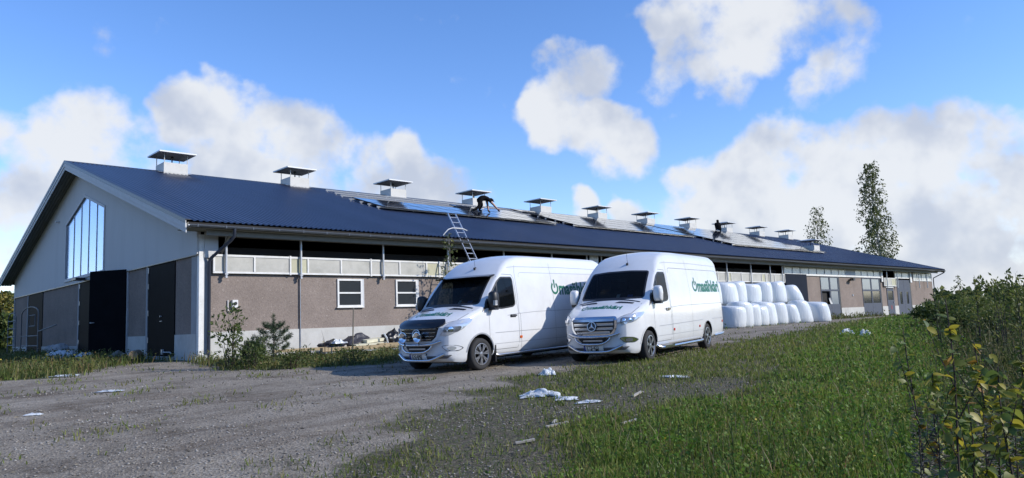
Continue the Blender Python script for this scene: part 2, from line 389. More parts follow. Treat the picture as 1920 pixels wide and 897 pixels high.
def build_ground():
    rad = np.concatenate([[.0], np.geomspace(.6, 60, 190), np.geomspace(63, 5200, 46)]); na = 300
    V = [(CAM.x, CAM.y, gz(CAM.x, CAM.y))]; C = [(1., .8, 0, 1)]
    for r in rad[1:]:
        for k in range(na):
            a = 2 * math.pi * k / na; x, y = CAM.x + r * math.cos(a), CAM.y + r * math.sin(a)
            V.append((x, y, gz(x, y)))
            if r < 120:
                da = (math.atan2(y - CAM.y, x - CAM.x) - (math.pi / 2 - CAM_YAW) + math.pi) % (2 * math.pi) - math.pi
                if abs(da) < .95: _, l_, g = cover(x, y)
                else: g, l_ = sstep(-1.0, 1.5, -sdist(LOW, x, y)), .4
                C.append((g, l_, 0, 1))
            else: C.append((1., .5, 1, 1))
    F = []
    for k in range(na): F.append((0, 1 + k, 1 + (k + 1) % na))
    for i in range(len(rad) - 2):
        b0, b1 = 1 + i * na, 1 + (i + 1) * na
        for k in range(na): F.append((b0 + k, b1 + k, b1 + (k + 1) % na, b0 + (k + 1) % na))
    me = bpy.data.meshes.new('ground'); me.from_pydata(V, [], F); me.update()
    ca = me.color_attributes.new('cover', 'FLOAT_COLOR', 'POINT')
    ca.data.foreach_set('color', np.array(C, dtype=np.float32).ravel())
    me.polygons.foreach_set('use_smooth', [True] * len(me.polygons))
    m = bpy.data.materials.new('ground'); m.use_nodes = True
    n, l = m.node_tree.nodes, m.node_tree.links; b = n['Principled BSDF']; b.inputs['Roughness'].default_value = .95; b.inputs['Specular IOR Level'].default_value = .15
    at = n.new('ShaderNodeAttribute'); at.attribute_name = 'cover'
    sp = n.new('ShaderNodeSeparateColor'); l.new(at.outputs['Color'], sp.inputs[0])
    tcx = n.new('ShaderNodeTexCoord')
    def nz(scale, det=6, rough=.65):
        t = n.new('ShaderNodeTexNoise'); t.inputs['Scale'].default_value = scale; t.inputs['Detail'].default_value = det; t.inputs['Roughness'].default_value = rough
        l.new(tcx.outputs['Object'], t.inputs['Vector']); return t.outputs['Fac']
    def ramp(src, stops):
        r = n.new('ShaderNodeValToRGB'); e = r.color_ramp.elements
        while len(e) < len(stops): e.new(.5)
        for i, (p, c) in enumerate(stops): e[i].position = p; e[i].color = (*c, 1)
        l.new(src, r.inputs[0]); return r.outputs[0]
    def mix(f, a, c, mode='MIX'):
        x = n.new('ShaderNodeMixRGB'); x.blend_type = mode
        if isinstance(f, float): x.inputs[0].default_value = f
        else: l.new(f, x.inputs[0])
        l.new(a, x.inputs[1]); l.new(c, x.inputs[2]); return x.outputs[0]
    vor = n.new('ShaderNodeTexVoronoi'); vor.inputs['Scale'].default_value = 34; l.new(tcx.outputs['Object'], vor.inputs['Vector'])
    vor2 = n.new('ShaderNodeTexVoronoi'); vor2.inputs['Scale'].default_value = 60; l.new(tcx.outputs['Object'], vor2.inputs['Vector'])
    stone = ramp(vor.outputs['Color'], [(0, (.120, .104, .084)), (.5, (.245, .218, .180)), (1, (.40, .368, .318))])
    stone2 = ramp(vor2.outputs['Color'], [(0, (.125, .108, .088)), (.6, (.26, .232, .192)), (1, (.40, .368, .315))])
    gr = mix(nz(5), stone, stone2)
    patch = ramp(nz(.7, 7, .7), [(.34, (.50, .455, .41)), (.47, (.95, .93, .90)), (.56, (1.05, 1.03, 1.0)), (.68, (1.25, 1.24, 1.22))])
    gr = mix(1.0, gr, patch, 'MULTIPLY')
    mp = n.new('ShaderNodeMapping'); mp.inputs['Rotation'].default_value = (0, 0, R(-38)); mp.inputs['Scale'].default_value = (.35, 2.2, 1)   # wheel tracks along the drive
    l.new(tcx.outputs['Object'], mp.inputs['Vector'])
    tn = n.new('ShaderNodeTexNoise'); tn.inputs['Scale'].default_value = 1.0; tn.inputs['Detail'].default_value = 5; l.new(mp.outputs[0], tn.inputs['Vector'])
    tr = ramp(tn.outputs['Fac'], [(.36, (.80, .77, .75)), (.5, (1, 1, 1)), (.65, (1.06, 1.06, 1.06))])
    gr = mix(1.0, gr, tr, 'MULTIPLY')
    soil = ramp(nz(14, 8, .75), [(.3, (.040, .033, .024)), (.5, (.10, .085, .062)), (.7, (.22, .195, .155))])
    grass = ramp(nz(9, 8, .8), [(.3, (.040, .062, .014)), (.5, (.080, .115, .026)), (.7, (.14, .165, .045))])
    farg = ramp(nz(.05, 6, .7), [(.3, (.035, .055, .016)), (.7, (.075, .09, .03))])
    soil = mix(ramp(nz(20, 4), [(.50, (0, 0, 0)), (.64, (.8, .8, .8))]), soil, grass)
    soil = mix(sp.outputs[1], soil, grass)
    edge = n.new('ShaderNodeMath'); edge.operation = 'ADD'; l.new(sp.outputs[0], edge.inputs[0])
    e2 = n.new('ShaderNodeMath'); e2.operation = 'MULTIPLY_ADD'; e2.inputs[1].default_value = 1.5; e2.inputs[2].default_value = -.75; l.new(nz(6, 8, .8), e2.inputs[0]); l.new(e2.outputs[0], edge.inputs[1])
    em = n.new('ShaderNodeMapRange'); em.inputs['From Min'].default_value = .28; em.inputs['From Max'].default_value = .62; l.new(edge.outputs[0], em.inputs['Value'])
    c = mix(em.outputs[0], gr, soil)
    c = mix(sp.outputs[2], c, farg)
    l.new(c, b.inputs['Base Color'])
    bz = n.new('ShaderNodeMath'); bz.operation = 'MULTIPLY_ADD'; bz.inputs[1].default_value = .6; l.new(vor.outputs['Distance'], bz.inputs[0]); l.new(nz(30, 6, .7), bz.inputs[2])
    bp = n.new('ShaderNodeBump'); bp.inputs['Strength'].default_value = .9; bp.inputs['Distance'].default_value = .03; l.new(bz.outputs[0], bp.inputs['Height']); l.new(bp.outputs[0], b.inputs['Normal'])
    tag(link('ground', me, None, m), kind='structure')
build_ground()
# ------------------------------------------------------------------ the barn
W, L, HE, HR, OE, OV, OV2 = 29.13, 75.17, 4.364, 9.158, .916, .73, 1.38
MID = W / 2
SL = (HR - HE) / (MID + OE)
TH = math.atan(SL)
def rz(y):
    return HE + SL * (min(y, W - y) + OE)
def wall_mat():
    m = mat('brown_aggregate', (.20, .165, .148), .9, spec=.05)
    n, l = m.node_tree.nodes, m.node_tree.links; b = n['Principled BSDF']
    t = n.new('ShaderNodeTexCoord')
    v = n.new('ShaderNodeTexVoronoi'); v.inputs['Scale'].default_value = 27; l.new(t.outputs['Object'], v.inputs['Vector'])
    r = n.new('ShaderNodeValToRGB'); e = r.color_ramp.elements; e.new(.5); e.new(.5); e.new(.5)
    for i, (p, c) in enumerate([(0, (.195, .160, .140)), (.45, (.245, .202, .176)), (.80, (.257, .212, .185)), (.95, (.295, .25, .222)), (1, (.42, .38, .345))]): e[i].position = p; e[i].color = (*c, 1)
    l.new(v.outputs['Color'], r.inputs[0])
    z = n.new('ShaderNodeTexNoise'); z.inputs['Scale'].default_value = .8; z.inputs['Detail'].default_value = 6; l.new(t.outputs['Object'], z.inputs['Vector'])
    q = n.new('ShaderNodeMapRange'); q.inputs['From Min'].default_value = .3; q.inputs['From Max'].default_value = .7; q.inputs['To Min'].default_value = .86; q.inputs['To Max'].default_value = 1.08; l.new(z.outputs['Fac'], q.inputs['Value'])
    s = n.new('ShaderNodeVectorMath'); s.operation = 'SCALE'; l.new(r.outputs[0], s.inputs[0]); l.new(q.outputs[0], s.inputs['Scale'])
    l.new(s.outputs[0], b.inputs['Base Color'])
    bp = n.new('ShaderNodeBump'); bp.inputs['Strength'].default_value = .35; bp.inputs['Distance'].default_value = .01; l.new(v.outputs['Distance'], bp.inputs['Height']); l.new(bp.outputs[0], b.inputs['Normal'])
    return m
def clad_mat():
    m = mat('pale_cladding', (.52, .52, .515), .7, spec=.1, dirt=(.42, .42, .41, .4), dscale=.5, stretch=(1, 2.5, .35))
    n, l = m.node_tree.nodes, m.node_tree.links; b = n['Principled BSDF']
    t = n.new('ShaderNodeTexCoord'); w = n.new('ShaderNodeTexWave'); w.bands_direction = 'Y'; w.inputs['Scale'].default_value = 1.6; w.inputs['Distortion'].default_value = 0
    l.new(t.outputs['Object'], w.inputs['Vector'])
    bp = n.new('ShaderNodeBump'); bp.inputs['Strength'].default_value = .25; bp.inputs['Distance'].default_value = .02; l.new(w.outputs['Fac'], bp.inputs['Height']); l.new(bp.outputs[0], b.inputs['Normal'])
    return m
M_WALL = wall_mat(); M_CLAD = clad_mat()
M_PLINTH = mat('pale_plinth', (.50, .49, .46), .9, var=.08, vscale=2, dirt=(.36, .35, .32, .7), dscale=1.1, bump=.3, bscale=30, spec=.1)
M_WHITE = mat('white_trim', (.66, .655, .635), .5, var=.06, vscale=4, dirt=(.40, .39, .34, .5), dscale=2.5)
M_WHITE2 = mat('grey_white_board', (.50, .51, .52), .6, spec=.2, var=.05, vscale=3)
M_FASCIA = mat('eave_strip', (.56, .54, .48), .6, dirt=(.22, .19, .13, .9), dscale=3.5)
M_SOFFIT = mat('soffit_board', (.17, .165, .15), .8, var=.15, vscale=2, stretch=(6, .4, 1))
M_EAVEBOARD = mat('eave_board', (.21, .20, .175), .8, var=.12, vscale=1.5)
M_ROOF = mat('dark_blue_steel_roof', (.022, .031, .062), .34, 0.0, var=.22, vscale=1.0, spec=.65, stretch=(1.0, .06, .06))
M_RIDGE = mat('dark_roof_trim', (.016, .020, .032), .4)
M_GUTTER = mat('grey_gutter', (.10, .115, .14), .35, .3)
M_PIPE = mat('dark_downpipe', (.032, .038, .055), .4, .2)
M_BLACKDOOR = mat('black_door', (.006, .007, .009), .6, var=.2, vscale=2, spec=.02)
M_DARKDOOR = mat('dark_slate_door', (.016, .020, .032), .6, var=.1, vscale=2, spec=.05)
M_GREYDOOR = mat('slate_grey_door', (.085, .095, .12), .6, var=.08, vscale=3, spec=.15)
M_PANEL = mat('milky_panel', (.44, .425, .38), .35, var=.10, vscale=1.6, dirt=(.27, .26, .22, .7), dscale=1.3)
M_PANELY = mat('yellowed_panel', (.44, .42, .29), .4, var=.1, vscale=2)
M_POST = mat('galvanised_post', (.50, .51, .52), .4, .35, var=.06, vscale=6)
M_STEEL = mat('galvanised_steel', (.36, .37, .39), .45, .5, var=.15, vscale=8)
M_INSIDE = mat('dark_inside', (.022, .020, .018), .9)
M_FLOORIN = mat('inside_floor', (.05, .045, .04), .9)
M_PANE = glass_mat('dark_window_glass', (.10, .11, .11), .75)
M_MILK = mat('milky_glazing', (.42, .56, .80), .22, .6, var=.06, vscale=.8, spec=.8)
M_CLERE = mat('clerestory_glazing', (.50, .51, .50), .25, var=.22, vscale=.55, spec=.7)
M_DGLASS = mat('door_glass', (.035, .04, .045), .08, spec=.8)
M_GGLASS = mat('grey_door_glass', (.16, .19, .23), .15, spec=.8)
M_LAMP = mat('black_lamp', (.012, .012, .014), .4)
M_CONC = mat('corner_concrete', (.34, .345, .35), .85, spec=.1, var=.1, vscale=2, dirt=(.25, .25, .25, .6))
M_ALU = mat('aluminium', (.62, .64, .67), .3, .85, var=.05, vscale=8)

barn = empty('cattle_barn', (0, 0, 0))
tag(barn, 'long low cattle barn with brown walls, dark blue sheet roof and ridge ventilators', 'barn')
def bxp(name, m, *b):
    return MB().box(*b).build(name, m, barn)
# --- long wall, south side
DOORS = [(41.9, 45.35), (47.95, 51.6), (56.3, 60.65), (61.95, 63.72), (64.7, 68.45)]
def spans(a, b):
    out, x = [], a
    for d0, d1 in DOORS:
        if d1 <= a or d0 >= b: continue
        if d0 > x: out.append((x, min(d0, b)))
        x = d1
    if x < b: out.append((x, b))
    return out
JOINTS = [3.62, 9.62, 15.62, 21.62, 27.62, 33.62, 39.62]
for a, b in spans(.30, L):
    MB().box(a, b, -.035, .20, -.5, .80).build('plinth', M_PLINTH, barn)
for a, b in spans(.30, 41.86):
    xs = [a] + [j for j in JOINTS if a < j < b] + [b]
    for x0, x1 in zip(xs[:-1], xs[1:]):
        MB().box(x0 + .012, x1 - .012, 0, .18, .80, 3.36).build('wall_panel', M_WALL, barn)
for a, b in spans(45.35, L):
    top = 3.38
    MB().box(a + .01, b - .01, 0, .18, .80, top).build('wall_panel', M_WALL, barn)
MB().box(61.95, 63.72, .003, .18, 2.45, 3.38).build('wall_panel', M_WALL, barn)
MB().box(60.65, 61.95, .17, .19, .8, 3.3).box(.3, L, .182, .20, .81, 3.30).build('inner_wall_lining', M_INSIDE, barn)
# corner column, white board above it
MB().box(.0, .17, -.04, .16, -.15, 4.05).build('corner_column', M_WHITE, barn)
MB().box(.17, .30, -.02, .16, -.3, 3.36).build('corner_strip', M_CONC, barn)
MB().box(.16, .62, -.075, -.045, 3.28, 4.12).build('corner_board', M_CLAD, barn)
MB().box(-.14, .24, -.16, .1, -.32, .06).build('concrete_block', M_CONC, barn)
# --- eave: sheet edge strip, gutter with brackets, boards under the eave
X0, X1 = -OV, L + OV2
MB().box(X0 + .04, X1 - .02, -OE + .03, -OE + .06, HE - .185, HE - .05).build('eave_strip', M_FASCIA, barn)
g = MB(); n_ = 9
for k in range(n_):
    a0, a1 = math.pi + math.pi * k / n_, math.pi + math.pi * (k + 1) / n_
    yc, zc, r0, r1 = -OE - .05, HE - .12, .080, .072
    P = [(yc + r0 * math.cos(a0), zc + r0 * math.sin(a0)), (yc + r0 * math.cos(a1), zc + r0 * math.sin(a1)), (yc + r1 * math.cos(a1), zc + r1 * math.sin(a1)), (yc + r1 * math.cos(a0), zc + r1 * math.sin(a0))]
    g.prism(P, lambda u, v, w: (w, u, v), X0 + .05, X1 - .05)
gut = g.build('gutter', M_GUTTER, barn, fix=True)
g = MB()
for i in range(84):
    x = X0 + .3 + i * .92
    g.box(x - .012, x + .012, -OE - .135, -OE + .035, HE - .125, HE - .113).box(x - .012, x + .012, -OE - .14, -OE - .13, HE - .20, HE - .113)
o = g.build('gutter_bracket', M_GUTTER, gut); tag(o, kind='stuff')
MB().box(X0 + .04, X1 - .04, -OE + .06, .0, HE - .22, HE - .195).build('eave_soffit', M_EAVEBOARD, barn)
MB().box(X0 + .74, L + .02, -OE + .30, -OE + .34, HE - .40, HE - .222).build('eave_board', M_EAVEBOARD, barn)
MB().box(0.65, 41.9, .02, .16, 4.02, 4.16).build('wall_beam', M_EAVEBOARD, barn)
for x in (1.0, 14.2, 27.5):                                        # strip lamps under the beam
    pass
# brackets that carry the eave by the corner
MB().prism([(.15, 3.45), (.15, 3.60), (-.55, 4.12), (-.68, 4.12)], lambda u, v, w: (w, u, v), .80, .86).build('eave_bracket', M_EAVEBOARD, barn)
# --- curtain panels in front of the ventilation opening
FR = [.46, 1.87, 3.21, 3.91, 5.29, 6.62, 7.99, 9.35, 10.03]
x = 10.03
while x < 33.2:
    for d in (1.37, 1.35, 1.38, 1.34, .69): 
        x += d; FR.append(x)
FR = [f for f in FR if f < 33.9] + [34.23, 35.55, 36.95, 38.34, 38.88, 40.22, 41.78]
fr = MB().box(.43, 41.8, -.13, -.07, 3.33, 3.40).box(.43, 41.8, -.13, -.07, 2.76, 2.82).build('panel_frame', M_WHITE, barn)
for i, (a, b) in enumerate(zip(FR[:-1], FR[1:])):
    MB().box(a + .03, b - .03, -.106, -.088, 2.82, 3.33).build('milky_panel', M_PANELY if b - a < .75 else M_PANEL, barn)
for i, a in enumerate(FR):
    hv = i % 3 == 2
    MB().box(a - .03, a + .03, -.14 - .006 * hv, -.06, 2.735 if hv else 2.824, 3.425 if hv else 3.328).build('panel_mullion', M_WHITE, barn)
POSTS = [.84, 3.59, 7.15, 10.45, 13.75, 17.0, 19.64, 20.83, 24.1, 27.3, 30.45, 33.58, 36.73, 39.47, 41.3]
for x in POSTS:
    p_ = MB().tube([(x, -.20, 2.66), (x, -.20, 4.08)], .042, 10).build('curtain_post', M_POST, barn, smooth=True)
    MB().box(x - .05, x + .05, -.25, -.05, 2.70, 2.76).box(x - .035, x + .035, -.24, -.14, 2.60, 2.66).build('post_bracket', M_STEEL, p_)
MB().tube([(3.62, -.06, -.2), (3.62, -.06, 2.66)], .02, 8).build('thin_pipe', M_STEEL, barn)
MB().box(19.9, 20.6, -.18, -.16, 3.62, 4.02).build('small_white_frame', M_WHITE, barn)
MB().box(19.98, 20.52, -.185, -.182, 3.70, 3.95).build('small_pane', M_PANEL, barn)
# inside of the opening: floor, dark lining of the roof, far wall (seen only as darkness)
MB().box(.2, L - .2, .2, W - .2, -.3, -.25).build('inside_floor', M_FLOORIN, barn)
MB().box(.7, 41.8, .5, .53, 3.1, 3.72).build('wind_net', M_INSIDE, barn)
# --- windows in the long wall
def window(x0, x1, z0, z1):
    w_ = MB()
    t, d0, d1 = .07, -.05, .05
    w_.box(x0, x0 + t, d0, d1, z0, z1).box(x1 - t, x1, d0, d1, z0, z1).box(x0 + t, x1 - t, d0, d1, z0, z0 + t).box(x0 + t, x1 - t, d0, d1, z1 - t, z1)
    zm = (z0 + z1) / 2; w_.box(x0 + t, x1 - t, d0 + .005, d1, zm - .03, zm + .03)
    o = w_.build('window', M_WHITE, barn)
    MB().box(x0 + t, x1 - t, -.012, -.004, z0 + t, zm - .03).build('pane', M_DGLASS, o)
    MB().box(x0 + t, x1 - t, -.012, -.004, zm + .03, z1 - t).build('pane', M_DGLASS, o)
    MB().box(x0 - .05, x1 + .05, -.10, .0, z0 - .035, z0 - .002).build('sill', M_WHITE, o)
    MB().box(x1 + .002, x1 + .09, -.03, .0, z0, z1).build('reveal', M_WHITE2, o)
window(5.17, 6.26, 1.56, 2.63); window(7.84, 8.90, 1.56, 2.63); window(15.4, 16.5, 1.56, 2.63)
s_ = MB().box(1.10, 1.29, -.12, 0, 1.60, 1.86).build('power_outlet', M_WHITE, barn)
MB().lathe([(0, 0), (.055, 0), (.055, .03), (0, .03)], lambda a, b, h: (1.195 + a, -.12 - h, 1.74 + b), 14).build('socket', M_LAMP, s_)
MB().tube([(.97, -.04, 1.86), (.97, -.04, 1.52), (1.0, -.04, 1.46), (1.06, -.04, 1.44), (1.12, -.04, 1.48), (1.16, -.04, 1.60)], .018, 8).build('cable', M_WHITE, s_)
# --- east part: clerestory, doors
def clerestory(edges, z0, z1, m=None):
    f = MB().box(edges[0], edges[-1], -.05, .04, z0, z0 + .06).box(edges[0], edges[-1], -.05, .04, z1 - .06, z1)
    for e in edges: f.box(e - .025, e + .025, -.055, .03, z0 + .06, z1 - .06)
    o = f.build('clerestory_frame', M_WHITE, barn)
    for a, b in zip(edges[:-1], edges[1:]):
        MB().box(a + .025, b - .025, -.02, -.01, z0 + .06, z1 - .06).build('pane', m or M_CLERE, o)
clerestory([41.95, 43.3, 44.6, 46.05, 47.45, 48.9, 50.2, 51.6, 52.95], 3.40, 4.10)
MB().box(52.98, 54.95, -.04, .04, 3.40, 4.10).build('clerestory_board', M_CLAD, barn)
clerestory([54.98, 56.35, 57.75, 59.2, 60.7], 3.40, 4.10)
clerestory([64.4, 66.3, 68.2], 3.36, 4.08)
clerestory([69.4, 70.6, 71.9, 73.3, 75.0], 3.16, 4.02)
MB().box(60.75, 61.1, -.12, -.04, 3.0, 4.1).build('side_board', M_WHITE, barn)
MB().box(68.3, 68.75, -.12, -.04, 3.0, 4.05).build('side_board', M_WHITE, barn)
MB().box(41.9, 60.9, -.09, -.03, 3.33, 3.40).build('rail', M_WHITE, barn)
b_ = MB().box(61.2, 64.35, -.16, -.10, 3.30, 3.37).box(61.2, 64.35, -.16, -.10, 2.60, 2.67).box(61.2, 61.27, -.16, -.10, 2.67, 3.30).box(63.0, 63.06, -.16, -.10, 2.67, 3.30).box(64.28, 64.35, -.16, -.10, 2.67, 3.30).build('panel_frame', M_WHITE, barn)
MB().box(61.27, 63.0, -.14, -.12, 2.67, 3.30).build('milky_panel', M_PANEL, b_); MB().box(63.06, 64.28, -.14, -.12, 2.67, 3.30).build('milky_panel', M_PANELY, b_)
for x in (61.6, 64.3, 70.3, 72.7):
    MB().tube([(x, -.28, 2.45), (x, -.28, 4.05)], .045, 8).build('curtain_post', M_POST, barn)
dd = MB().box(41.9, 45.35, -.14, -.05, -.1, 3.42).build('door', M_DARKDOOR, barn)
MB().box(45.2, 45.26, -.20, -.14, 1.0, 1.35).build('handle', M_STEEL, dd)
def glazed_door(x0, x1, zt, open_left=False):
    xm = (x0 + x1) / 2 - .08; f = MB()
    for a, b in ((x0, xm - .01), (xm + .01, x1 - .22)):
        f.box(a, a + .10, -.03, .06, 0, zt).box(b - .10, b, -.03, .06, 0, zt)
        f.box(a + .10, b - .10, -.03, .06, 0, 1.12).box(a + .10, b - .10, -.03, .06, 2.16, 2.30).box(a + .10, b - .10, -.03, .06, zt - .08, zt)
    o = f.build('door', M_GREYDOOR, barn)
    MB().box(x1 - .20, x1 + .03, -.02, .10, 0, zt).build('gap_shadow', M_LAMP, o)  # black strip put in for the shadow of the open door gap
    for i, (a, b) in enumerate(((x0, xm - .01), (xm + .01, x1 - .22))):
        MB().box(a + .10, b - .10, .0, .01, 2.30, zt - .08).build('pane', M_GGLASS, o)
        if not (open_left and i == 0): MB().box(a + .10, b - .10, .0, .01, 1.12, 2.16).build('pane', M_GGLASS if open_left else M_DGLASS, o)
    return o
gd = glazed_door(47.97, 51.58, 3.32, True)
MB().raw([(49.2, -.05, 1.6), (49.35, -.10, 1.62), (49.7, -.12, 1.15), (49.45, -.08, 1.12)], [(0, 1, 2, 3)]).box(49.2, 49.35, -.11, -.05, 1.55, 1.6).build('torn_film', M_WHITE, gd, fix=False)
glazed_door(56.32, 60.63, 3.30)
d_ = MB().box(61.97, 62.15, -.04, .05, .05, 2.38).box(63.5, 63.68, -.04, .05, .05, 2.38).box(62.15, 63.5, -.04, .05, 2.18, 2.38).box(62.15, 63.5, -.04, .05, .05, 1.35).build('door', M_GREYDOOR, barn)
MB().box(62.15, 63.5, -.01, .0, 1.35, 2.18).build('pane', M_DGLASS, d_)
MB().box(63.4, 63.46, -.10, -.04, 1.05, 1.2).build('handle', M_STEEL, d_)
MB().box(62.75, 62.95, -.05, -.04, .5, .85).build('warning_mark', mat('red_mark', (.25, .03, .03), .6), d_)
arc = [(61.9, 2.45), (63.75, 2.45)] + [(62.82 + .92 * math.cos(a), 2.45 + .32 * math.sin(a)) for a in [math.pi * k / 10 for k in range(1, 10)]]
MB().prism(arc, lambda u, v, w: (u, w, v), -.05, -.004).build('door_hood', M_WHITE, barn)
f = MB()
for a, b in ((64.72, 66.5), (66.53, 68.2)):
    f.box(a, a + .55, -.03, .06, 0, 3.22).box(b - .55, b, -.03, .06, 0, 3.22).box(a + .55, b - .55, -.03, .06, 0, .95).box(a + .55, b - .55, -.03, .06, 2.1, 3.22)
o = f.build('door', M_GREYDOOR, barn)
for a, b in ((64.72, 66.5), (66.53, 68.2)): MB().box(a + .55, b - .55, 0, .01, .95, 2.1).build('pane', M_DGLASS, o)
MB().box(68.2, 68.47, -.02, .1, 0, 3.22).build('gap_shadow', M_LAMP, o)  # shadow of the open gap, as a black strip
lp = MB().box(53.55, 53.9, -.42, -.12, 3.02, 3.22, Matrix.Rotation(0, 4, 'X')).box(53.7, 53.76, -.14, 0, 3.10, 3.16).build('wall_lamp', M_LAMP, barn)
MB().box(53.25, 53.55, -.34, -.14, 3.0, 3.1).build('lamp_arm', M_LAMP, lp)
MB().box(54.0, 54.2, -.06, -.0, 1.75, 1.9).build('wall_bracket', M_STEEL, barn)
MB().tube([(X1 - .35, -OE - .05, HE - .2), (X1 - .35, -OE - .02, HE - .32), (L + .12, -.14, HE - .85), (L + .1, -.12, HE - 1.0), (L + .1, -.12, .1)], .05, 8).build('downpipe', M_PIPE, barn, smooth=True)
MB().tube([(.80, -OE - .05, HE - .18), (.80, -OE - .03, HE - .42), (.74, -OE + .06, HE - .55), (.34, -.20, HE - 1.10), (.30, -.13, HE - 1.22), (.30, -.13, -.10)], .055, 10).build('downpipe', M_PIPE, barn, smooth=True)
# --- west gable (plane x = 0)
GD = [(2.06, 4.83), (7.3, 14.4), (21.7, 25.2)]
def gspans(a, b):
    out, y = [], a
    for d0, d1 in GD:
        if d0 > y: out.append((y, d0))
        y = d1
    out.append((y, b)); return out
for a, b in gspans(.0, W):
    a2 = max(a, .16)
    MB().box(-.025, .18, a2, b, -.5, .76 if a < 14 else .42).build('plinth', M_PLINTH, barn)
    MB().box(.0, .18, a2 + (.42 if a == 0 else .0), b, .76 if a < 14 else .42, 3.40).build('gable_wall_panel', M_WALL, barn)
MB().box(-.015, .18, .16, .58, .76, 3.40).build('corner_panel', M_CONC, barn)
for y in (4.83, 7.18, 14.4, 25.2, 28.97):
    MB().box(-.05, .1, y, y + .16, .0, 3.40).build('door_jamb', M_CONC, barn)
# upper boarding with the pentagon window left open
pz0, pz1, pzt, py0, py1, pym = 3.69, 6.40, 7.36, 10.5, 16.9, 13.7
top = lambda y: rz(y) - .12
up = MB(); fn = lambda u, v, w: (w, u, v)
up.prism([(0, 3.40), (py0, 3.40), (py0, top(py0)), (0, top(0))], fn, -.06, .06)
up.prism([(py1, 3.40), (W, 3.40), (W, top(W)), (py1, top(py1))], fn, -.06, .06)
up.prism([(py0, 3.40), (py1, 3.40), (py1, pz0), (py0, pz0)], fn, -.06, .06)
up.prism([(py0, pz1), (pym, pzt), (pym, top(pym)), (py0, top(py0))], fn, -.06, .06)
up.prism([(pym, pzt), (py1, pz1), (py1, top(py1)), (MID, top(MID)), (pym, top(pym))], fn, -.06, .06)
up.build('gable_boarding', M_CLAD, barn)
MB().box(-.08, -.062, 0, W, 3.36, 3.395).build('drip_strip', M_LAMP, barn)
def gwz(y): return pz1 + (pzt - pz1) * ((y - py0) / (pym - py0) if y < pym else (py1 - y) / (py1 - pym))
fe = [10.5, 11.78, 13.06, 14.34, 15.62, 16.9]
gw = MB().box(-.11, -.05, py0 - .14, py1 + .14, pz0 - .14, pz0)
gw.prism([(py0 - .1, pz1 - .02), (pym, pzt), (pym, pzt + .13), (py0 - .1, pz1 + .10)], fn, -.10, -.05)
gw.prism([(pym, pzt), (py1 + .1, pz1 - .04), (py1 + .1, pz1 + .08), (pym, pzt + .13)], fn, -.10, -.05)
gw.box(-.10, -.055, py0 - .1, py0, pz0, pz1).box(-.10, -.055, py1, py1 + .1, pz0, pz1)
gwo = gw.build('gable_window', M_WHITE2, barn)
for a, b in zip(fe[:-1], fe[1:]):
    pts = [(a + .02, pz0), (b - .02, pz0), (b - .02, gwz(b - .02) - .01)] + ([(pym, pzt - .01)] if a < pym < b else []) + [(a + .02, gwz(a + .02) - .01)]
    MB().prism(pts, fn, -.02, -.004).build('pane', M_MILK, gwo)
for a in fe[1:-1]:
    MB().box(-.045, -.0, a - .02, a + .02, pz0, gwz(a) - .02).build('glazing_bar', M_STEEL, gwo)
# gable doors
d1 = MB().box(-.03, .05, 2.08, 4.81, .02, 3.36).build('door', M_BLACKDOOR, barn)
MB().box(-.08, -.03, 3.35, 3.40, 1.42, 1.47).box(-.06, -.03, 3.28, 3.48, 1.26, 1.28).build('handle', M_STEEL, d1)
MB().tube([(-.07, 3.1, .16), (-.07, 2.3, .16), (-.16, 2.0, .12)], .022, 6).box(-.10, -.03, 3.05, 3.18, .08, .26).build('door_bolt', M_STEEL, d1)
for z in (.5, 1.5, 2.5, 3.1): MB().box(-.05, -.03, 4.74, 4.80, z, z + .2).build('hinge', M_STEEL, d1)
MB().box(-.12, .3, 2.06, 4.83, -.2, .015).build('threshold', M_CONC, barn)
d2 = MB().box(-.03, .05, 9.2, 14.38, .02, 3.36).build('door', M_BLACKDOOR, barn)
for z in (.5, 1.4, 2.3, 3.1): MB().box(-.05, -.03, 14.28, 14.36, z, z + .2).build('hinge', M_STEEL, d2)
MB().box(-.03, .05, 21.72, 25.18, .02, 3.36).build('door', M_BLACKDOOR, barn)
lf = Matrix.Translation((-.06, 7.35, 0)) @ Matrix.Rotation(math.atan2(1.42, -.90) - math.pi / 2, 4, 'Z')
d3 = MB().box(-.04, .04, 0, 1.72, .03, 3.46, lf).build('door', M_BLACKDOOR, barn)
MB().box(-.10, -.04, 1.55, 1.62, 1.35, 1.40, lf).box(-.11, -.09, 1.4, 1.62, 1.365, 1.385, lf).build('handle', M_STEEL, d3)
gl = MB().box(-.55, -.16, 12.95, 13.75, 3.42, 3.52).box(-.2, -.06, 13.3, 13.4, 3.45, 3.52).build('wall_lamp', M_LAMP, barn)
MB().box(-.22, -.06, 18.4, 18.6, 6.75, 6.82).build('camera_bracket', M_WHITE2, barn)
# north wall and east gable
MB().box(0, L, W - .18, W, -.4, HE - .05).build('north_wall', M_WALL, barn)
eg = MB().prism([(0.2, -.3), (W - .2, -.3), (W - .2, top(W)), (MID, top(MID)), (.2, top(.2))], fn, L - .18, L + .0); eg.build('east_gable', M_WALL, barn)
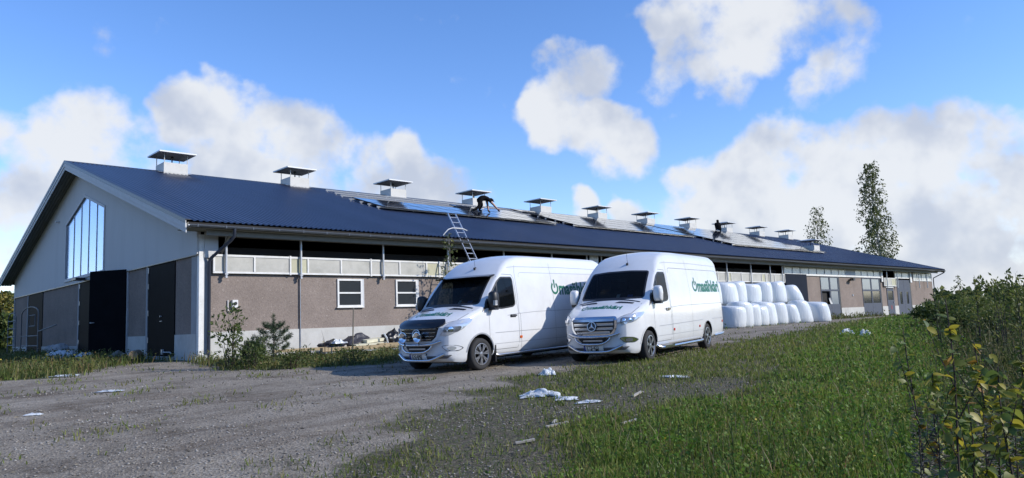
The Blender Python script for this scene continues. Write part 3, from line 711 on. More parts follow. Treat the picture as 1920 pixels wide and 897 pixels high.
# --- roof: corrugated sheet on both slopes
per, hgt = .20, .034
nper = int((X1 - X0) / per)
xs, hs_ = [], []
for i in range(nper):
    b = X0 + i * per
    xs += [b, b + .085, b + .11, b + .175]; hs_ += [0, 0, hgt, hgt]
xs.append(X0 + nper * per); hs_.append(0)
nV = len(xs)
nrm = (-math.sin(TH), math.cos(TH))
V = []
for y, z in ((-OE, HE), (MID, HR)):
    for x, h in zip(xs, hs_): V.append((x, y + nrm[0] * h, z + nrm[1] * h))
F = [(i, i + 1, nV + i + 1, nV + i) for i in range(nV - 1)]
link('roof_sheet', fast_mesh('roof_south', V, F), barn, M_ROOF)
V2 = [(x, W - y, z) for x, y, z in V]
link('roof_sheet', fast_mesh('roof_north', V2, [tuple(reversed(f)) for f in F]), barn, M_ROOF)
und = MB()
und.prism([(-OE + .02, HE - .05), (MID, HR - .05), (W + OE - .02, HE - .05), (W + OE - .02, HE - .11), (MID, HR - .12), (-OE + .02, HE - .11)], fn, X0 + .06, X1 - .03)
und.build('roof_deck', M_INSIDE, barn)
rc = MB().prism([(MID - .28, HR - .28 * SL + .034), (MID, HR + .05), (MID + .28, HR - .28 * SL + .034), (MID + .28, HR - .28 * SL + .024), (MID, HR + .03), (MID - .28, HR - .28 * SL + .024)], fn, X0 - .01, X1 + .01)
rc.build('ridge_cap', M_RIDGE, barn)
for sgn in (1, -1):
    yy = (lambda y: y) if sgn == 1 else (lambda y: W - y)
    def strip(name, m, x0, x1, a, b, z0, z1):
        P = [(a, rz(a) + z0), (b, rz(b) + z0), (b, rz(b) + z1), (a, rz(a) + z1)]
        # rz clamps at the ridge; eave end may lie below y = 0
        P = [(a, HE + SL * (a + OE) + z0), (b, HE + SL * (b + OE) + z0), (b, HE + SL * (b + OE) + z1), (a, HE + SL * (a + OE) + z1)]
        return MB().prism([(yy(u), v) for u, v in P], fn, x0, x1).build(name, m, barn)
    strip('verge_trim', M_RIDGE, X0 - .05, X0 + .12, -OE - .01, MID, .025, .05)
    strip('verge_trim', M_RIDGE, X0 - .056, X0 - .048, -OE - .01, MID, -.09, .05)
    strip('barge_board', M_WHITE2, X0 - .04, X0 - .012, -OE + .02, MID, -.25, -.0)
    strip('barge_board', M_WHITE2, X0 - .012, X0 + .02, -OE + .06, MID, -.40, -.10)
    nb = 5; w0 = (-X0 - .06 - .02) / nb
    for k in range(nb):
        a = X0 + .022 + k * w0
        strip('soffit_plank', M_SOFFIT, a, a + w0 - .018, -OE + .08, MID, -.21, -.18)
    strip('verge_trim', M_RIDGE, X1 - .03, X1 + .03, -OE - .01, MID, -.12, .05)
    strip('barge_board', M_WHITE2, X1 - .06, X1 - .032, -OE + .02, MID, -.35, -.02)
# --- ridge ventilators
M_VENT = mat('ventilator_white', (.54, .53, .50), .6, dirt=(.42, .41, .36, .6), dscale=2)
M_CAP = mat('ventilator_cap', (.58, .59, .60), .45, .1, dirt=(.4, .4, .4, .4))
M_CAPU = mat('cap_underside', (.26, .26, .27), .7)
def ventilator(x, yc, zb, h, first=None, w=.60, cap=.92, dark=False):
    """built about its own foot so that every copy shares the meshes"""
    if first is None:
        b = MB()
        pts = []
        for sx, sy in ((-1, -1), (1, -1), (1, 1), (-1, 1)): pts.append((sx * w, sy * w))
        zl = [-.20, -.20, -.20, -.20]
        vs = [(px, py, zl[0] - .1) for px, py in pts] + [(px, py, h) for px, py in pts] + [(px * .92, py * .92, h) for px, py in pts] + [(px * .92, py * .92, h - .35) for px, py in pts]
        fs = [(0, 1, 5, 4), (1, 2, 6, 5), (2, 3, 7, 6), (3, 0, 4, 7), (4, 5, 9, 8), (5, 6, 10, 9), (6, 7, 11, 10), (7, 4, 8, 11), (8, 9, 13, 12), (9, 10, 14, 13), (10, 11, 15, 14), (11, 8, 12, 15), (12, 13, 14, 15)]
        o = b.raw(vs, fs).build('ventilator', M_VENT, barn, fix=False)
        for sx, sy in ((-1, -1), (1, -1), (1, 1), (-1, 1)):
            MB().tube([(sx * w * .95, sy * w * .95, h - .1), (sx * w * .95, sy * w * .95, h + .46)], .022, 6).build('cap_post', M_VENT, o)
        MB().tube([(0, 0, h - .34), (0, 0, h + .48)], .035, 6).lathe([(0, h + .36), (.12, h + .37), (.05, h + .42), (0, h + .42)], lambda a, b_, c: (a, b_, c), 10).build('damper_rod', M_LAMP, o)
        c = MB().raw([(-cap, -cap, h + .46), (cap, -cap, h + .46), (cap, cap, h + .46), (-cap, cap, h + .46), (-cap, -cap, h + .53), (cap, -cap, h + .53), (cap, cap, h + .53), (-cap, cap, h + .53), (0, 0, h + .70)],
                     [(0, 1, 5, 4), (1, 2, 6, 5), (2, 3, 7, 6), (3, 0, 4, 7), (4, 5, 8), (5, 6, 8), (6, 7, 8), (7, 4, 8)]).build('cap', M_CAP, o, fix=False)
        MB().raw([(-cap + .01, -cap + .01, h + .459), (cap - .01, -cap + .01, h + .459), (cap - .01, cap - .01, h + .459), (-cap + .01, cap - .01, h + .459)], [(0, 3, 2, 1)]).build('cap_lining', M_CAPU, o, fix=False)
        fl = MB().raw([(-w - .22, -w - .01, -.62 * SL - .0), (w + .22, -w - .01, -.62 * SL), (w + .22, .3, 0.05), (-w - .22, .3, 0.05)], [(0, 1, 2, 3)]).build('flashing', M_CAP, o, fix=False)
        fl.location.z = .065
    else:
        o = copy_tree(first, barn)
    o.location = (x, yc, zb)
    return o
v0 = ventilator(4.13, MID - .02, HR, .40)
for k in range(1, 11):
    ventilator(4.13 + 6.94 * k, MID - .02, HR, .40, v0)
ch = ventilator(59.6, 5.6, rz(5.6), .62, v0)
# ------------------------------------------------------------------ vans
M_PAINT = mat('white_van_paint', (.66, .67, .68), .2, 0, spec=.5, coat=.5, var=.025, vscale=2.5, dirt=(.54, .53, .50, .40), dscale=1.6)
M_TYRE = mat('tyre_rubber', (.022, .022, .023), .85, bump=.2, bscale=60)
M_RIM = mat('alloy_rim', (.42, .43, .45), .3, .8)
M_RIMD = mat('dark_rim', (.02, .02, .022), .5, .2)
M_BLACKP = mat('black_plastic', (.014, .014, .016), .45)
M_GLOSSB = mat('gloss_black_plastic', (.006, .006, .008), .08, spec=.7)
M_WELL = mat('wheel_well', (.008, .008, .008), .95)
M_CAB = mat('cab_interior', (.02, .02, .022), .85)
M_SEAT = mat('seat_fabric', (.03, .03, .034), .9)
M_CHROME = mat('chrome', (.78, .79, .81), .09, 1.0)
M_SATIN = mat('polished_steel', (.60, .61, .63), .22, 1.0)
M_LENS = mat('headlight_lens', (.55, .57, .60), .06, .45, spec=.9)
M_LENSD = mat('headlight_inside', (.20, .21, .23), .15, .6)
M_REFL = mat('reflector', (.80, .81, .83), .06, 1.0)
M_ORANGE = mat('amber_lens', (.55, .11, .02), .25)
M_RED = mat('red_lens', (.45, .045, .03), .25)
M_SEAM = mat('panel_gap', (.07, .075, .08), .6)
M_CREASE_SHADE = mat('crease_shade', (.30, .31, .33), .4)  # grey that paints in the shading along pressed body creases
M_GREEN = mat('green_vinyl', (.003, .12, .075), .45)
M_PLATE = mat('number_plate', (.72, .73, .72), .4)
M_PBLUE = mat('plate_blue', (.005, .03, .25), .4)
M_PTXT = mat('plate_text', (.012, .012, .012), .5)
M_WSCREEN = glass_mat('windscreen_glass', (.50, .56, .54), .45, ior=1.22)
M_SIDEG = glass_mat('side_window_glass', (.40, .46, .45), .45, ior=1.3)
M_HAND = mat('door_handle', (.05, .05, .055), .4)

def text_mesh(body, size, bold=.0, shear=0.):
    cu = bpy.data.curves.new('lettering', 'FONT'); cu.body = body; cu.size = size; cu.offset = bold; cu.shear = shear; cu.align_x = 'LEFT'
    cu.resolution_u = 3
    o = bpy.data.objects.new('lettering', cu); COL.objects.link(o)
    bpy.context.view_layer.update()
    dg = bpy.context.evaluated_depsgraph_get()
    me = bpy.data.meshes.new_from_object(o.evaluated_get(dg))
    bpy.data.objects.remove(o); bpy.data.curves.remove(cu)
    V = [tuple(v.co[:2]) for v in me.vertices]; F = [tuple(p.vertices) for p in me.polygons]
    bpy.data.meshes.remove(me)
    return V, F
def fill_poly(poly, cuts):
    """polygon cut into a fine mesh, 2D points and faces"""
    bm = bmesh.new(); vs = [bm.verts.new((u, v, 0)) for u, v in poly]; bm.faces.new(vs)
    us = [p[0] for p in poly]; ws = [p[1] for p in poly]
    for k in range(1, cuts[0]):
        u = min(us) + (max(us) - min(us)) * k / cuts[0]
        bmesh.ops.bisect_plane(bm, geom=bm.verts[:] + bm.edges[:] + bm.faces[:], plane_co=(u, 0, 0), plane_no=(1, 0, 0))
    for k in range(1, cuts[1]):
        w = min(ws) + (max(ws) - min(ws)) * k / cuts[1]
        bmesh.ops.bisect_plane(bm, geom=bm.verts[:] + bm.edges[:] + bm.faces[:], plane_co=(0, w, 0), plane_no=(0, 1, 0))
    bm.verts.index_update()
    V = [(v.co.x, v.co.y) for v in bm.verts]; F = [tuple(v.index for v in f.verts) for f in bm.faces]
    bm.free(); return V, F
def rounded(poly, r, n=4):
    out = []; m = len(poly)
    for i in range(m):
        p, a, b = Vector(poly[i]), Vector(poly[i - 1]), Vector(poly[(i + 1) % m])
        rr = min(r, (a - p).length * .45, (b - p).length * .45)
        p0, p1 = p + (a - p).normalized() * rr, p + (b - p).normalized() * rr
        for k in range(n + 1):
            t = k / n; q = p0 * (1 - t) ** 2 + p * 2 * t * (1 - t) + p1 * t * t; out.append((q.x, q.y))
    return out

class Van:
    """local axes: x forward, y to the van's left, z up; 0 = front axle on the ground. xb = metres behind the front bumper"""
    def __init__(s, new):
        s.new = new
        H = 2.66
        s.zt = pchip([0, .03, .10, .2, .55, .96, 1.02, 1.30, 1.70, 1.80, 2.1, 2.45, 2.9, 3.5, 6.5, 6.8, 6.92, 6.97],
                     [.98, 1.02, 1.07, 1.12, 1.26, 1.40, 1.44, 1.72, 2.10, 2.18, 2.385, 2.545, 2.62, H - .02, H - .02, 2.585, 2.50, 2.38])
        s.zb = pchip([0, .12, .35, .8, 6.6, 6.97], [.36, .25, .22, .30, .32, .40])
        s.tp = pchip([0, .05, .15, .3, .6, 1.0, 1.6, 6.4, 6.85, 6.97], [.74, .80, .875, .93, .975, .995, 1.0, 1.0, .985, .95])
        s.side = pchip([.2, .34, .5, .75, 1.1, 1.45, 1.9, 2.2, 2.42, 2.7], [.90, .95, .985, .995, .992, .975, .925, .885, .845, .78])
        s.rc = pchip([0, .1, .3, .9, 1.05, 1.7, 2.1, 3.0, 6.9, 6.97], [.10, .11, .12, .10, .07, .08, .16, .20, .20, .22])
        s.build_body()
    def bow(s, xb, y):
        f = .34 * (1 - sstep(0, 1.5, xb)) + .13 * sstep(.5, 1.1, xb) * (1 - sstep(1.7, 2.4, xb))
        return f * abs(y) ** 2.6
    def build_body(s):
        st = [0, .015, .04, .08, .13, .2, .28, .38, .5, .64, .8, .92, .97, 1.0, 1.04, 1.12, 1.22, 1.34, 1.48, 1.6, 1.68, 1.73, 1.78, 1.86, 1.96, 2.1, 2.28, 2.5, 2.75, 3.05, 3.4, 3.8, 4.3, 4.8, 5.3, 5.8, 6.3, 6.6, 6.78, 6.88, 6.94, 6.97]
        nside, ncor, ntop = 13, 5, 14
        grid = []
        for xb in st:
            zt, zb, rc, tp = s.zt(xb), s.zb(xb), s.rc(xb), s.tp(xb)
            ring = []
            wb = s.side(zb + .06) * tp - .05
            bot = [(-wb + 2 * wb * k / ntop, zb) for k in range(ntop + 1)]
            sidep = []
            for k in range(nside + 1):
                z = zb + .05 + (zt - rc - zb - .05) * k / nside
                sidep.append((s.side(z) * tp, z))
            y0 = sidep[-1][0]
            cor = [(y0 - rc + rc * math.cos(a), zt - rc + rc * math.sin(a)) for a in [math.pi / 2 * k / ncor for k in range(1, ncor + 1)]]
            wt = cor[-1][0]; crown = .035 + .02 * sstep(1.8, 3, xb)
            topp = [(wt - 2 * wt * k / ntop, zt + crown * (1 - (1 - 2 * k / ntop) ** 2)) for k in range(ntop + 1)]
            right = sidep + cor[:-1]
            ring = bot + right + topp + [(-y, z) for y, z in reversed(right)]
            grid.append([(1 - (xb + s.bow(xb, y)), y, z) for y, z in ring])
        n = len(grid[0]); V = [p for r in grid for p in r]; F = []
        for i in range(len(grid) - 1):
            for k in range(n): F.append((i * n + k, i * n + (k + 1) % n, (i + 1) * n + (k + 1) % n, (i + 1) * n + k))
        # front and rear faces: rows across, joined to the rings
        nr = nside + 1 + ncor - 1
        for base, xb in ((0, st[0]), ((len(grid) - 1) * n, st[-1])):
            rows = [[base + k for k in range(ntop + 1)]]
            for k in range(nr):
                ri = base + ntop + 1 + k; li = base + n - 1 - k
                y, z = V[ri][1], V[ri][2]
                row = [li]
                for j in range(1, ntop):
                    yy = -y + 2 * y * j / ntop
                    V.append((1 - (xb + s.bow(xb, yy)), yy, z)); row.append(len(V) - 1)
                row.append(ri); rows.append(row)
            rows.append([base + ntop + 1 + nr + ntop - k for k in range(ntop + 1)])
            for r0, r1 in zip(rows[:-1], rows[1:]):
                for j in range(ntop): F.append((r0[j], r0[j + 1], r1[j + 1], r1[j]))
        me = bpy.data.meshes.new('body'); me.from_pydata(V, [], F); me.update()
        bm = bmesh.new(); bm.from_mesh(me); bmesh.ops.recalc_face_normals(bm, faces=bm.faces)
        bm.to_mesh(me)
        s.bvh = BVHTree.FromBMesh(bm); bm.free()
        s.me = me
    # --- projections on to the body; d = how far proud
    def on_side(s, xb, z, d, sy=1):
        h = s.bvh.ray_cast(Vector((1 - xb, 2.0 * sy, z)), Vector((0, -sy, 0)))
        if h[0] is None: h = s.bvh.find_nearest(Vector((1 - xb, 1.0 * sy, z)))
        return h[0] + h[1] * d
    def on_front(s, y, z, d):
        h = s.bvh.ray_cast(Vector((3.0, y, z)), Vector((-1, 0, 0)))
        if h[0] is None: h = s.bvh.find_nearest(Vector((1, y, z)))
        return h[0] + h[1] * d
    def on_top(s, xb, y, d):
        h = s.bvh.ray_cast(Vector((1 - xb, y, 4)), Vector((0, 0, -1)))
        if h[0] is None: h = s.bvh.find_nearest(Vector((1 - xb, y, 2)))
        return h[0] + h[1] * d
    def patch(s, name, m, poly, how, parent, d=.006, cuts=(8, 6), sy=1, thick=0., smooth=True):
        V, F = fill_poly(poly, cuts) if not isinstance(poly, tuple) else poly
        P = []
        fn = {'side': lambda u, v, e: s.on_side(u, v, e, sy), 'front': s.on_front, 'top': s.on_top}[how]
        top = [fn(u, v, d) for u, v in V]
        mb = MB(); mb.raw(top, F)
        if thick:
            # close the rim down to the body
            cnt = {}
            for f in F:
                for a, b in zip(f, f[1:] + f[:1]): cnt[(a, b)] = 1
            rim = [(a, b) for (a, b) in cnt if (b, a) not in cnt]
            low = {}
            for a, b in rim:
                for k in (a, b):
                    if k not in low: low[k] = len(mb.v); mb.v.append(tuple(fn(V[k][0], V[k][1], d - thick)))
            for a, b in rim: mb.f.append((a, low[a], low[b], b))
        o = mb.build(name, m, parent, smooth=smooth, angle=35, fix=bool(thick))
        if not thick:   # face outward
            me = o.data; p = me.polygons[len(me.polygons) // 2]; c = p.center
            ref = {'side': Vector((0, sy, 0)), 'front': Vector((1, 0, 0)), 'top': Vector((0, 0, 1))}[how]
            if p.normal.dot(ref) < 0: me.flip_normals()
        return o
    def seam(s, name, m, pts, how, parent, w=.010, d=.0025, sy=1):
        """thin line following the body"""
        fn = {'side': lambda u, v, e: s.on_side(u, v, e, sy), 'front': s.on_front, 'top': s.on_top}[how]
        q = []
        for a, b in zip(pts[:-1], pts[1:]):
            a, b = Vector(a), Vector(b); k = max(1, int((b - a).length / .12))
            for i in range(k): q.append(a.lerp(b, i / k))
        q.append(Vector(pts[-1])); V = []; F = []
        for i, p in enumerate(q):
            t = (q[min(i + 1, len(q) - 1)] - q[max(i - 1, 0)]).normalized(); nn = Vector((-t.y, t.x)) * w / 2
            V += [fn(p.x + nn.x, p.y + nn.y, d), fn(p.x - nn.x, p.y - nn.y, d)]
        F = [(2 * i, 2 * i + 1, 2 * i + 3, 2 * i + 2) for i in range(len(q) - 1)]
        return MB().raw(V, F).build(name, m, parent, fix=False)

def wheel(parent, x, y, sy, twin, turn=0.):
    M = Matrix.Translation((x, y, .355)) @ Matrix.Rotation(turn, 4, 'Z')
    fn = lambda a, b, h: M @ Vector((a, h * sy, b))
    root = MB().lathe([(.232, -.235), (.30, -.24), (.338, -.225), (.354, -.19), (.357, -.12), (.354, -.05), (.338, -.012), (.30, .0), (.262, -.006), (.238, -.012), (.232, -.05), (.232, -.235)], fn, 40).build('wheel', M_TYRE, parent, smooth=True, angle=50)
    MB().lathe([(.236, -.006), (.236, -.018), (.222, -.03), (.214, -.10), (.0, -.105)], fn, 36).build('rim_barrel', M_RIMD, root, smooth=True)
    rim = MB().lathe([(.240, -.008), (.240, .0), (.226, .002), (.216, -.012), (.218, -.02), (.240, -.02)], fn, 36)
    rim.lathe([(0, .0), (.03, .0), (.055, -.006), (.062, -.03), (.062, -.06)], fn, 18)
    n = 7 if twin else 6
    for k in range(n):
        for off in ((-.105, .105) if twin else (-.09, .09)):
            a0, a1 = 2 * math.pi * k / n + .3, 2 * math.pi * k / n + .3 + off * 1.25
            p0 = Vector((.05 * math.cos(a0), .05 * math.sin(a0))); p1 = Vector((.226 * math.cos(a1), .226 * math.sin(a1)))
            t = (p1 - p0).normalized(); nn = Vector((-t.y, t.x))
            w0, w1 = (.013, .017)
            vs = []
            for h in (-.004, -.03):
                for p, w in ((p0, w0), (p1, w1)):
                    for sg in (-1, 1): q = p + nn * w * sg; vs.append(fn(q.x, q.y, h))
            rim.raw(vs, [(0, 1, 3, 2), (4, 6, 7, 5), (0, 2, 6, 4), (1, 5, 7, 3), (2, 3, 7, 6), (0, 4, 5, 1)])
    rim.build('rim', M_RIM, root, smooth=True, angle=30)
    return root

LOGO = 'masähkäri'
def power_logo(height):
    """the power-button O and the word after it, as 2D faces; left end at 0, x-height scaled to height"""
    V, F = [], []
    r, w = .52, .15
    n = 30
    for k in range(n + 1):
        a = math.pi / 2 + R(33) + (2 * math.pi - R(66)) * k / n
        for rr in (r, r - 2 * w * .62): V.append((.5 + rr * math.cos(a) * .95, .5 + rr * math.sin(a)))
    for k in range(n): F.append((2 * k, 2 * k + 1, 2 * k + 3, 2 * k + 2))
    b = len(V); V += [(.5 - .085, .52), (.5 + .085, .52), (.5 + .085, 1.2), (.5 - .085, 1.2)]; F.append((b, b + 1, b + 2, b + 3))
    TV, TF = text_mesh(LOGO, 1.42, .055)
    b = len(V); V += [(x * .90 + 1.06, y) for x, y in TV]; F += [tuple(i + b for i in f) for f in TF]
    xm = max(v[0] for v in V)
    return [(u * height, v * height) for u, v in V], F, xm * height
def bool_cut(me, cutters, mats):
    """cut closed shapes out of a closed mesh; each cutter leaves its own material on the new faces"""
    o = bpy.data.objects.new('cut', me); COL.objects.link(o)
    me.materials.clear()
    for m in mats: me.materials.append(m)
    tmp = []
    for mb, mi in cutters:
        cm = mb.mesh('cutter'); 
        for m in mats: cm.materials.append(m)
        cm.polygons.foreach_set('material_index', [mi] * len(cm.polygons))
        c = bpy.data.objects.new('cutter', cm); COL.objects.link(c); tmp.append(c)
        md = o.modifiers.new('b', 'BOOLEAN'); md.operation = 'DIFFERENCE'; md.object = c; md.solver = 'EXACT'
        try: md.material_mode = 'INDEX'
        except Exception: pass
    bpy.context.view_layer.update()
    res = bpy.data.meshes.new_from_object(o.evaluated_get(bpy.context.evaluated_depsgraph_get()))
    bpy.data.objects.remove(o)
    for c in tmp: bpy.data.objects.remove(c)
    return res
def build_van(name, loc, head, pitch, new, plate, label):
    v = Van(new)
    root = empty(name, loc, head); root.rotation_euler = (0, pitch, head)
    tag(root, label, 'van')
    WB = 4.325
    fnY = lambda a, b, h: Vector((a, h, b))
    side_poly = rounded([(1.19, 1.385), (1.29, 1.53), (1.73, 1.975), (1.88, 2.07), (2.30, 2.075), (2.335, 2.02), (2.335, 1.44), (2.25, 1.39), (1.8, 1.35)], .05, 3)
    ws = rounded([(-.80, 1.475), (.80, 1.475), (.735, 2.105), (.3, 2.135), (-.3, 2.135), (-.735, 2.105)], .05, 3)
    cut = []
    for xb, rad in ((1.0, .425), (1.0 + WB, .405)):
        for sy in (1, -1):
            cut.append((MB().lathe([(0, .60), (rad, .60), (rad, 1.2), (0, 1.2)], lambda a, b, h, xb=xb, sy=sy: Vector((1 - xb + a, h * sy, .37 + b)), 40), 1))
    cut.append((MB().prism([(1.22, .95), (1.22, 1.46), (1.84, 2.06), (2.55, 2.10), (2.55, .85), (1.5, .80)], lambda u, z, w: Vector((1 - u, w, z)), -.855, .855), 2))
    cut.append((MB().prism(ws, lambda u, z, w: Vector((w, u, z)), -.95, .75), 2))
    cut.append((MB().prism(side_poly, lambda u, z, w: Vector((1 - u, w, z)), -1.3, 1.3), 2))
    me = bool_cut(v.me, cut, [M_PAINT, M_WELL, M_CAB])
    me.polygons.foreach_set('use_smooth', [True] * len(me.polygons))
    try: me.set_sharp_from_angle(angle=R(38))
    except Exception: pass
    body = link('body', me, root)
    md = body.modifiers.new('wn', 'WEIGHTED_NORMAL'); md.keep_sharp = True
    # glass
    v.patch('windscreen', M_WSCREEN, ws, 'front', root, d=.002, cuts=(18, 10))
    for sy in (1, -1): v.patch('side_window', M_SIDEG, side_poly, 'side', root, d=.002, cuts=(8, 8), sy=sy)
    frame = lambda P, k: None
    for sy in (1, -1):
        v.seam('window_bar', M_BLACKP, [(1.64, 1.37), (1.70, 1.94)], 'side', root, w=.045, d=.006, sy=sy)
        v.seam('window_seal', M_BLACKP, list(side_poly) + [side_poly[0]], 'side', root, w=.035, d=.004, sy=sy)
    v.seam('windscreen_seal', M_BLACKP, list(ws) + [ws[0]], 'front', root, w=.04, d=.005)
    # black corner piece in front of the door window, mirror
    for sy in (1, -1):
        v.patch('window_corner', M_BLACKP, [(1.06, 1.28), (1.24, 1.375), (1.28, 1.50)], 'side', root, d=.012, cuts=(3, 3), sy=sy)
        mx, my, mz = 1 - 1.36, 1.08 * sy, 1.36
        mir = MB()
        prof = rounded([(-.10, 0), (.10, 0), (.115, .22), (.09, .38), (-.09, .38), (-.115, .22)], .05, 3)
        hw = .105
        secs = []
        for w, sc_ in ((-.08, .80), (-.03, .97), (.03, 1.0), (.09, .86), (.12, .55)):
            secs.append([Vector((mx + w, my + u * sc_ + sy * .02, mz + .19 + (z - .19) * sc_)) for u, z in prof])
        n_ = len(prof); vs = [p for sct in secs for p in sct]; fs = []
        for i in range(len(secs) - 1):
            for k in range(n_): fs.append((i * n_ + k, i * n_ + (k + 1) % n_, (i + 1) * n_ + (k + 1) % n_, (i + 1) * n_ + k))
        fs += [tuple(reversed(range(n_))), tuple((len(secs) - 1) * n_ + k for k in range(n_))]
        if new:
            mo = mir.raw(vs, fs).build('mirror', M_PAINT, root, smooth=True, angle=60)
        else:
            mo = mir.raw(vs, fs).build('mirror', M_BLACKP, root, smooth=True, angle=60)
            MB().box(mx + .03, mx + .115, my + sy * .075, my + sy * .142, mz + .06, mz + .17).build('turn_signal', M_LENS, mo)
        MB().tube([(mx - .02, .93 * sy, mz - .03), (mx, my, mz + .05)], .05, 8).box(mx - .07, mx + .07, my - .09, my + .09, mz - .045, mz + .03).build('mirror_arm', M_BLACKP, mo)
        MB().box(mx - .086, mx - .078, my - .08, my + .09, mz + .05, mz + .33).build('mirror_glass', M_DGLASS, mo)
    # seats, dashboard, wheel
    dsh = MB().prism([(1.14, 1.15), (1.20, 1.43), (1.45, 1.47), (1.62, 1.38), (1.60, .95), (1.2, .95)], lambda u, z, w: Vector((1 - u, w, z)), -.83, .83).build('dashboard', M_CAB, root)
    MB().lathe([(.175, -.015), (.195, 0), (.175, .015), (.165, 0), (.175, -.015)], lambda a, b, h: Vector((1 - 1.72 + b * .45 + h * .9, .42 + a, 1.36 + b * .9 - h * .45)), 20).build('steering_wheel', M_BLACKP, root, smooth=True)
    for y in (.42, -.18, -.60):
        st = MB().prism(rounded([(2.08, .9), (2.05, 1.2), (2.22, 1.68), (2.34, 1.68), (2.30, 1.2), (2.36, .9)], .06, 3), lambda u, z, w, y=y: Vector((1 - u, y + w, z)), -.22, .22).build('seat', M_SEAT, root)
        MB().prism(rounded([(2.22, 1.72), (2.22, 1.94), (2.32, 1.94), (2.34, 1.72)], .04, 3), lambda u, z, w, y=y: Vector((1 - u, y + w, z)), -.12, .12).box(1 - 2.29, 1 - 2.27, y - .06, y - .045, 1.66, 1.74).box(1 - 2.29, 1 - 2.27, y + .045, y + .06, 1.66, 1.74).build('headrest', M_SEAT, st)
    MB().box(1 - 1.86, 1 - 1.83, -.12, .12, 1.90, 1.98).build('rear_view_mirror', M_BLACKP, root)
    MB().raw([(1 - 1.36, .30, 1.505), (1 - 1.36, .44, 1.505), (1 - 1.43, .44, 1.56), (1 - 1.43, .30, 1.56)], [(0, 1, 2, 3)]).build('parking_disc', mat('blue_disc', (.03, .12, .45), .5), root, fix=False)
    MB().raw([(1 - 1.36, .02, 1.505), (1 - 1.36, .10, 1.505), (1 - 1.44, .10, 1.58), (1 - 1.44, .02, 1.58)], [(0, 1, 2, 3)]).build('paper_slip', M_PLATE, root, fix=False)
    # panel gaps, and body creases drawn as shade-grey lines, on both sides
    for sy in (1, -1):
        v.seam('door_gap', M_SEAM, [(1.30, .62), (1.30, 1.32)], 'side', root, .008, sy=sy)
        v.seam('door_gap', M_SEAM, [(1.42, .42), (2.38, .42), (2.44, .55), (2.44, 1.28), (2.40, 1.5), (2.40, 2.05), (2.33, 2.14), (1.95, 2.15), (1.78, 2.09)], 'side', root, .009, sy=sy)
        v.seam('panel_gap', M_SEAM, [(2.52, .40), (2.52, 1.20), (2.47, 1.24), (2.47, 2.2), (2.52, 2.36), (2.52, 2.5)], 'side', root, .008, sy=sy)
        v.seam('panel_gap', M_SEAM, [(4.05, .40), (4.05, 2.46)], 'side', root, .006, sy=sy)
        v.seam('crease_shade', M_CREASE_SHADE, [(1.55, .78), (2.44, .79), (4.9, .82)] if new else [(1.50, .80), (2.44, .80), (4.85, .80)], 'side', root, .014, sy=sy)
        v.seam('crease_shade', M_CREASE_SHADE, [(5.75, .82), (6.9, .82)], 'side', root, .014, sy=sy)
        v.seam('crease_shade', M_CREASE_SHADE, [(1.46, .55), (4.9, .55)], 'side', root, .010, sy=sy)
        v.seam('crease_shade', M_CREASE_SHADE, [(2.0, 1.18), (2.44, 1.21), (3.2, 1.24), (6.9, 1.26)], 'side', root, .012, sy=sy)
        v.seam('side_panel_edge', M_SEAM if new else M_CREASE_SHADE, rounded([(2.62, 1.40), (2.62, 2.20), (6.72, 2.20), (6.86, 1.40)], .12, 5)[6:18], 'side', root, .010, sy=sy)
        v.seam('roof_crease_shade', M_CREASE_SHADE, [(2.05, 2.30), (2.5, 2.34), (4.5, 2.36), (6.8, 2.34)], 'side', root, .012, sy=sy)
        # wheel-arch lips
        for xb, rad in ((1.0, .445), (1.0 + WB, .425)):
            v.seam('arch_lip', M_CREASE_SHADE if not new else M_PAINT, [(xb + rad * math.cos(a), .37 + rad * math.sin(a)) for a in np.linspace(R(8), R(172), 24)], 'side', root, .03, .010, sy)
        h0 = v.on_side(2.22, 1.17, .03, sy)
        hd = MB().box(h0.x - .11, h0.x + .10, h0.y - .012, h0.y + .012, h0.z - .018, h0.z + .018).build('door_handle', M_HAND if not new else M_CHROME, root)
        v.patch('handle_recess', M_SEAM, rounded([(2.10, 1.13), (2.34, 1.13), (2.34, 1.20), (2.10, 1.20)], .03), 'side', root, .003, (2, 2), sy)
        for xm_, mm in (((2.50, M_ORANGE),) if not new else ((2.58, M_RED), (4.6, M_RED), (6.75, M_RED))):
            z_ = .66 if not new else .66 + .06 * (xm_ > 6)
            v.patch('side_marker', mm, rounded([(xm_ - .045, z_ - .03), (xm_ + .045, z_ - .03), (xm_ + .045, z_ + .03), (xm_ - .045, z_ + .03)], .02), 'side', root, .012, (2, 2), sy, thick=.012)
    v.patch('fuel_flap', M_CREASE_SHADE, rounded([(6.6, 1.0), (6.78, 1.0), (6.78, 1.16), (6.6, 1.16)], .02), 'side', root, .002, (2, 2)) if False else None
    # front: bonnet gap, bonnet vents
    v.seam('bonnet_gap', M_SEAM, [(.16, -.62), (.40, -.80), (.70, -.86), (.93, -.84)], 'top', root, .010)
    v.seam('bonnet_gap', M_SEAM, [(.16, .62), (.40, .80), (.70, .86), (.93, .84)], 'top', root, .010)
    for sg in (1, -1):
        v.patch('bonnet_vent', M_BLACKP, rounded([(.80, sg * .22), (.82, sg * .66), (.90, sg * .68), (.90, sg * .30)], .02), 'top', root, .006, (3, 4))
    v.patch('cowl', M_BLACKP, [(.965, -.78), (1.01, -.78), (1.01, .78), (.965, .78)], 'top', root, .006, (1, 16))
    # bonnet lettering
    LV, LF, LW = power_logo(.165)
    sc_ = 1.0
    V2 = [(.44 + vv * 1.15, -(u - LW / 2)) for u, vv in LV]
    V2 = [(a, -b) for a, b in V2]
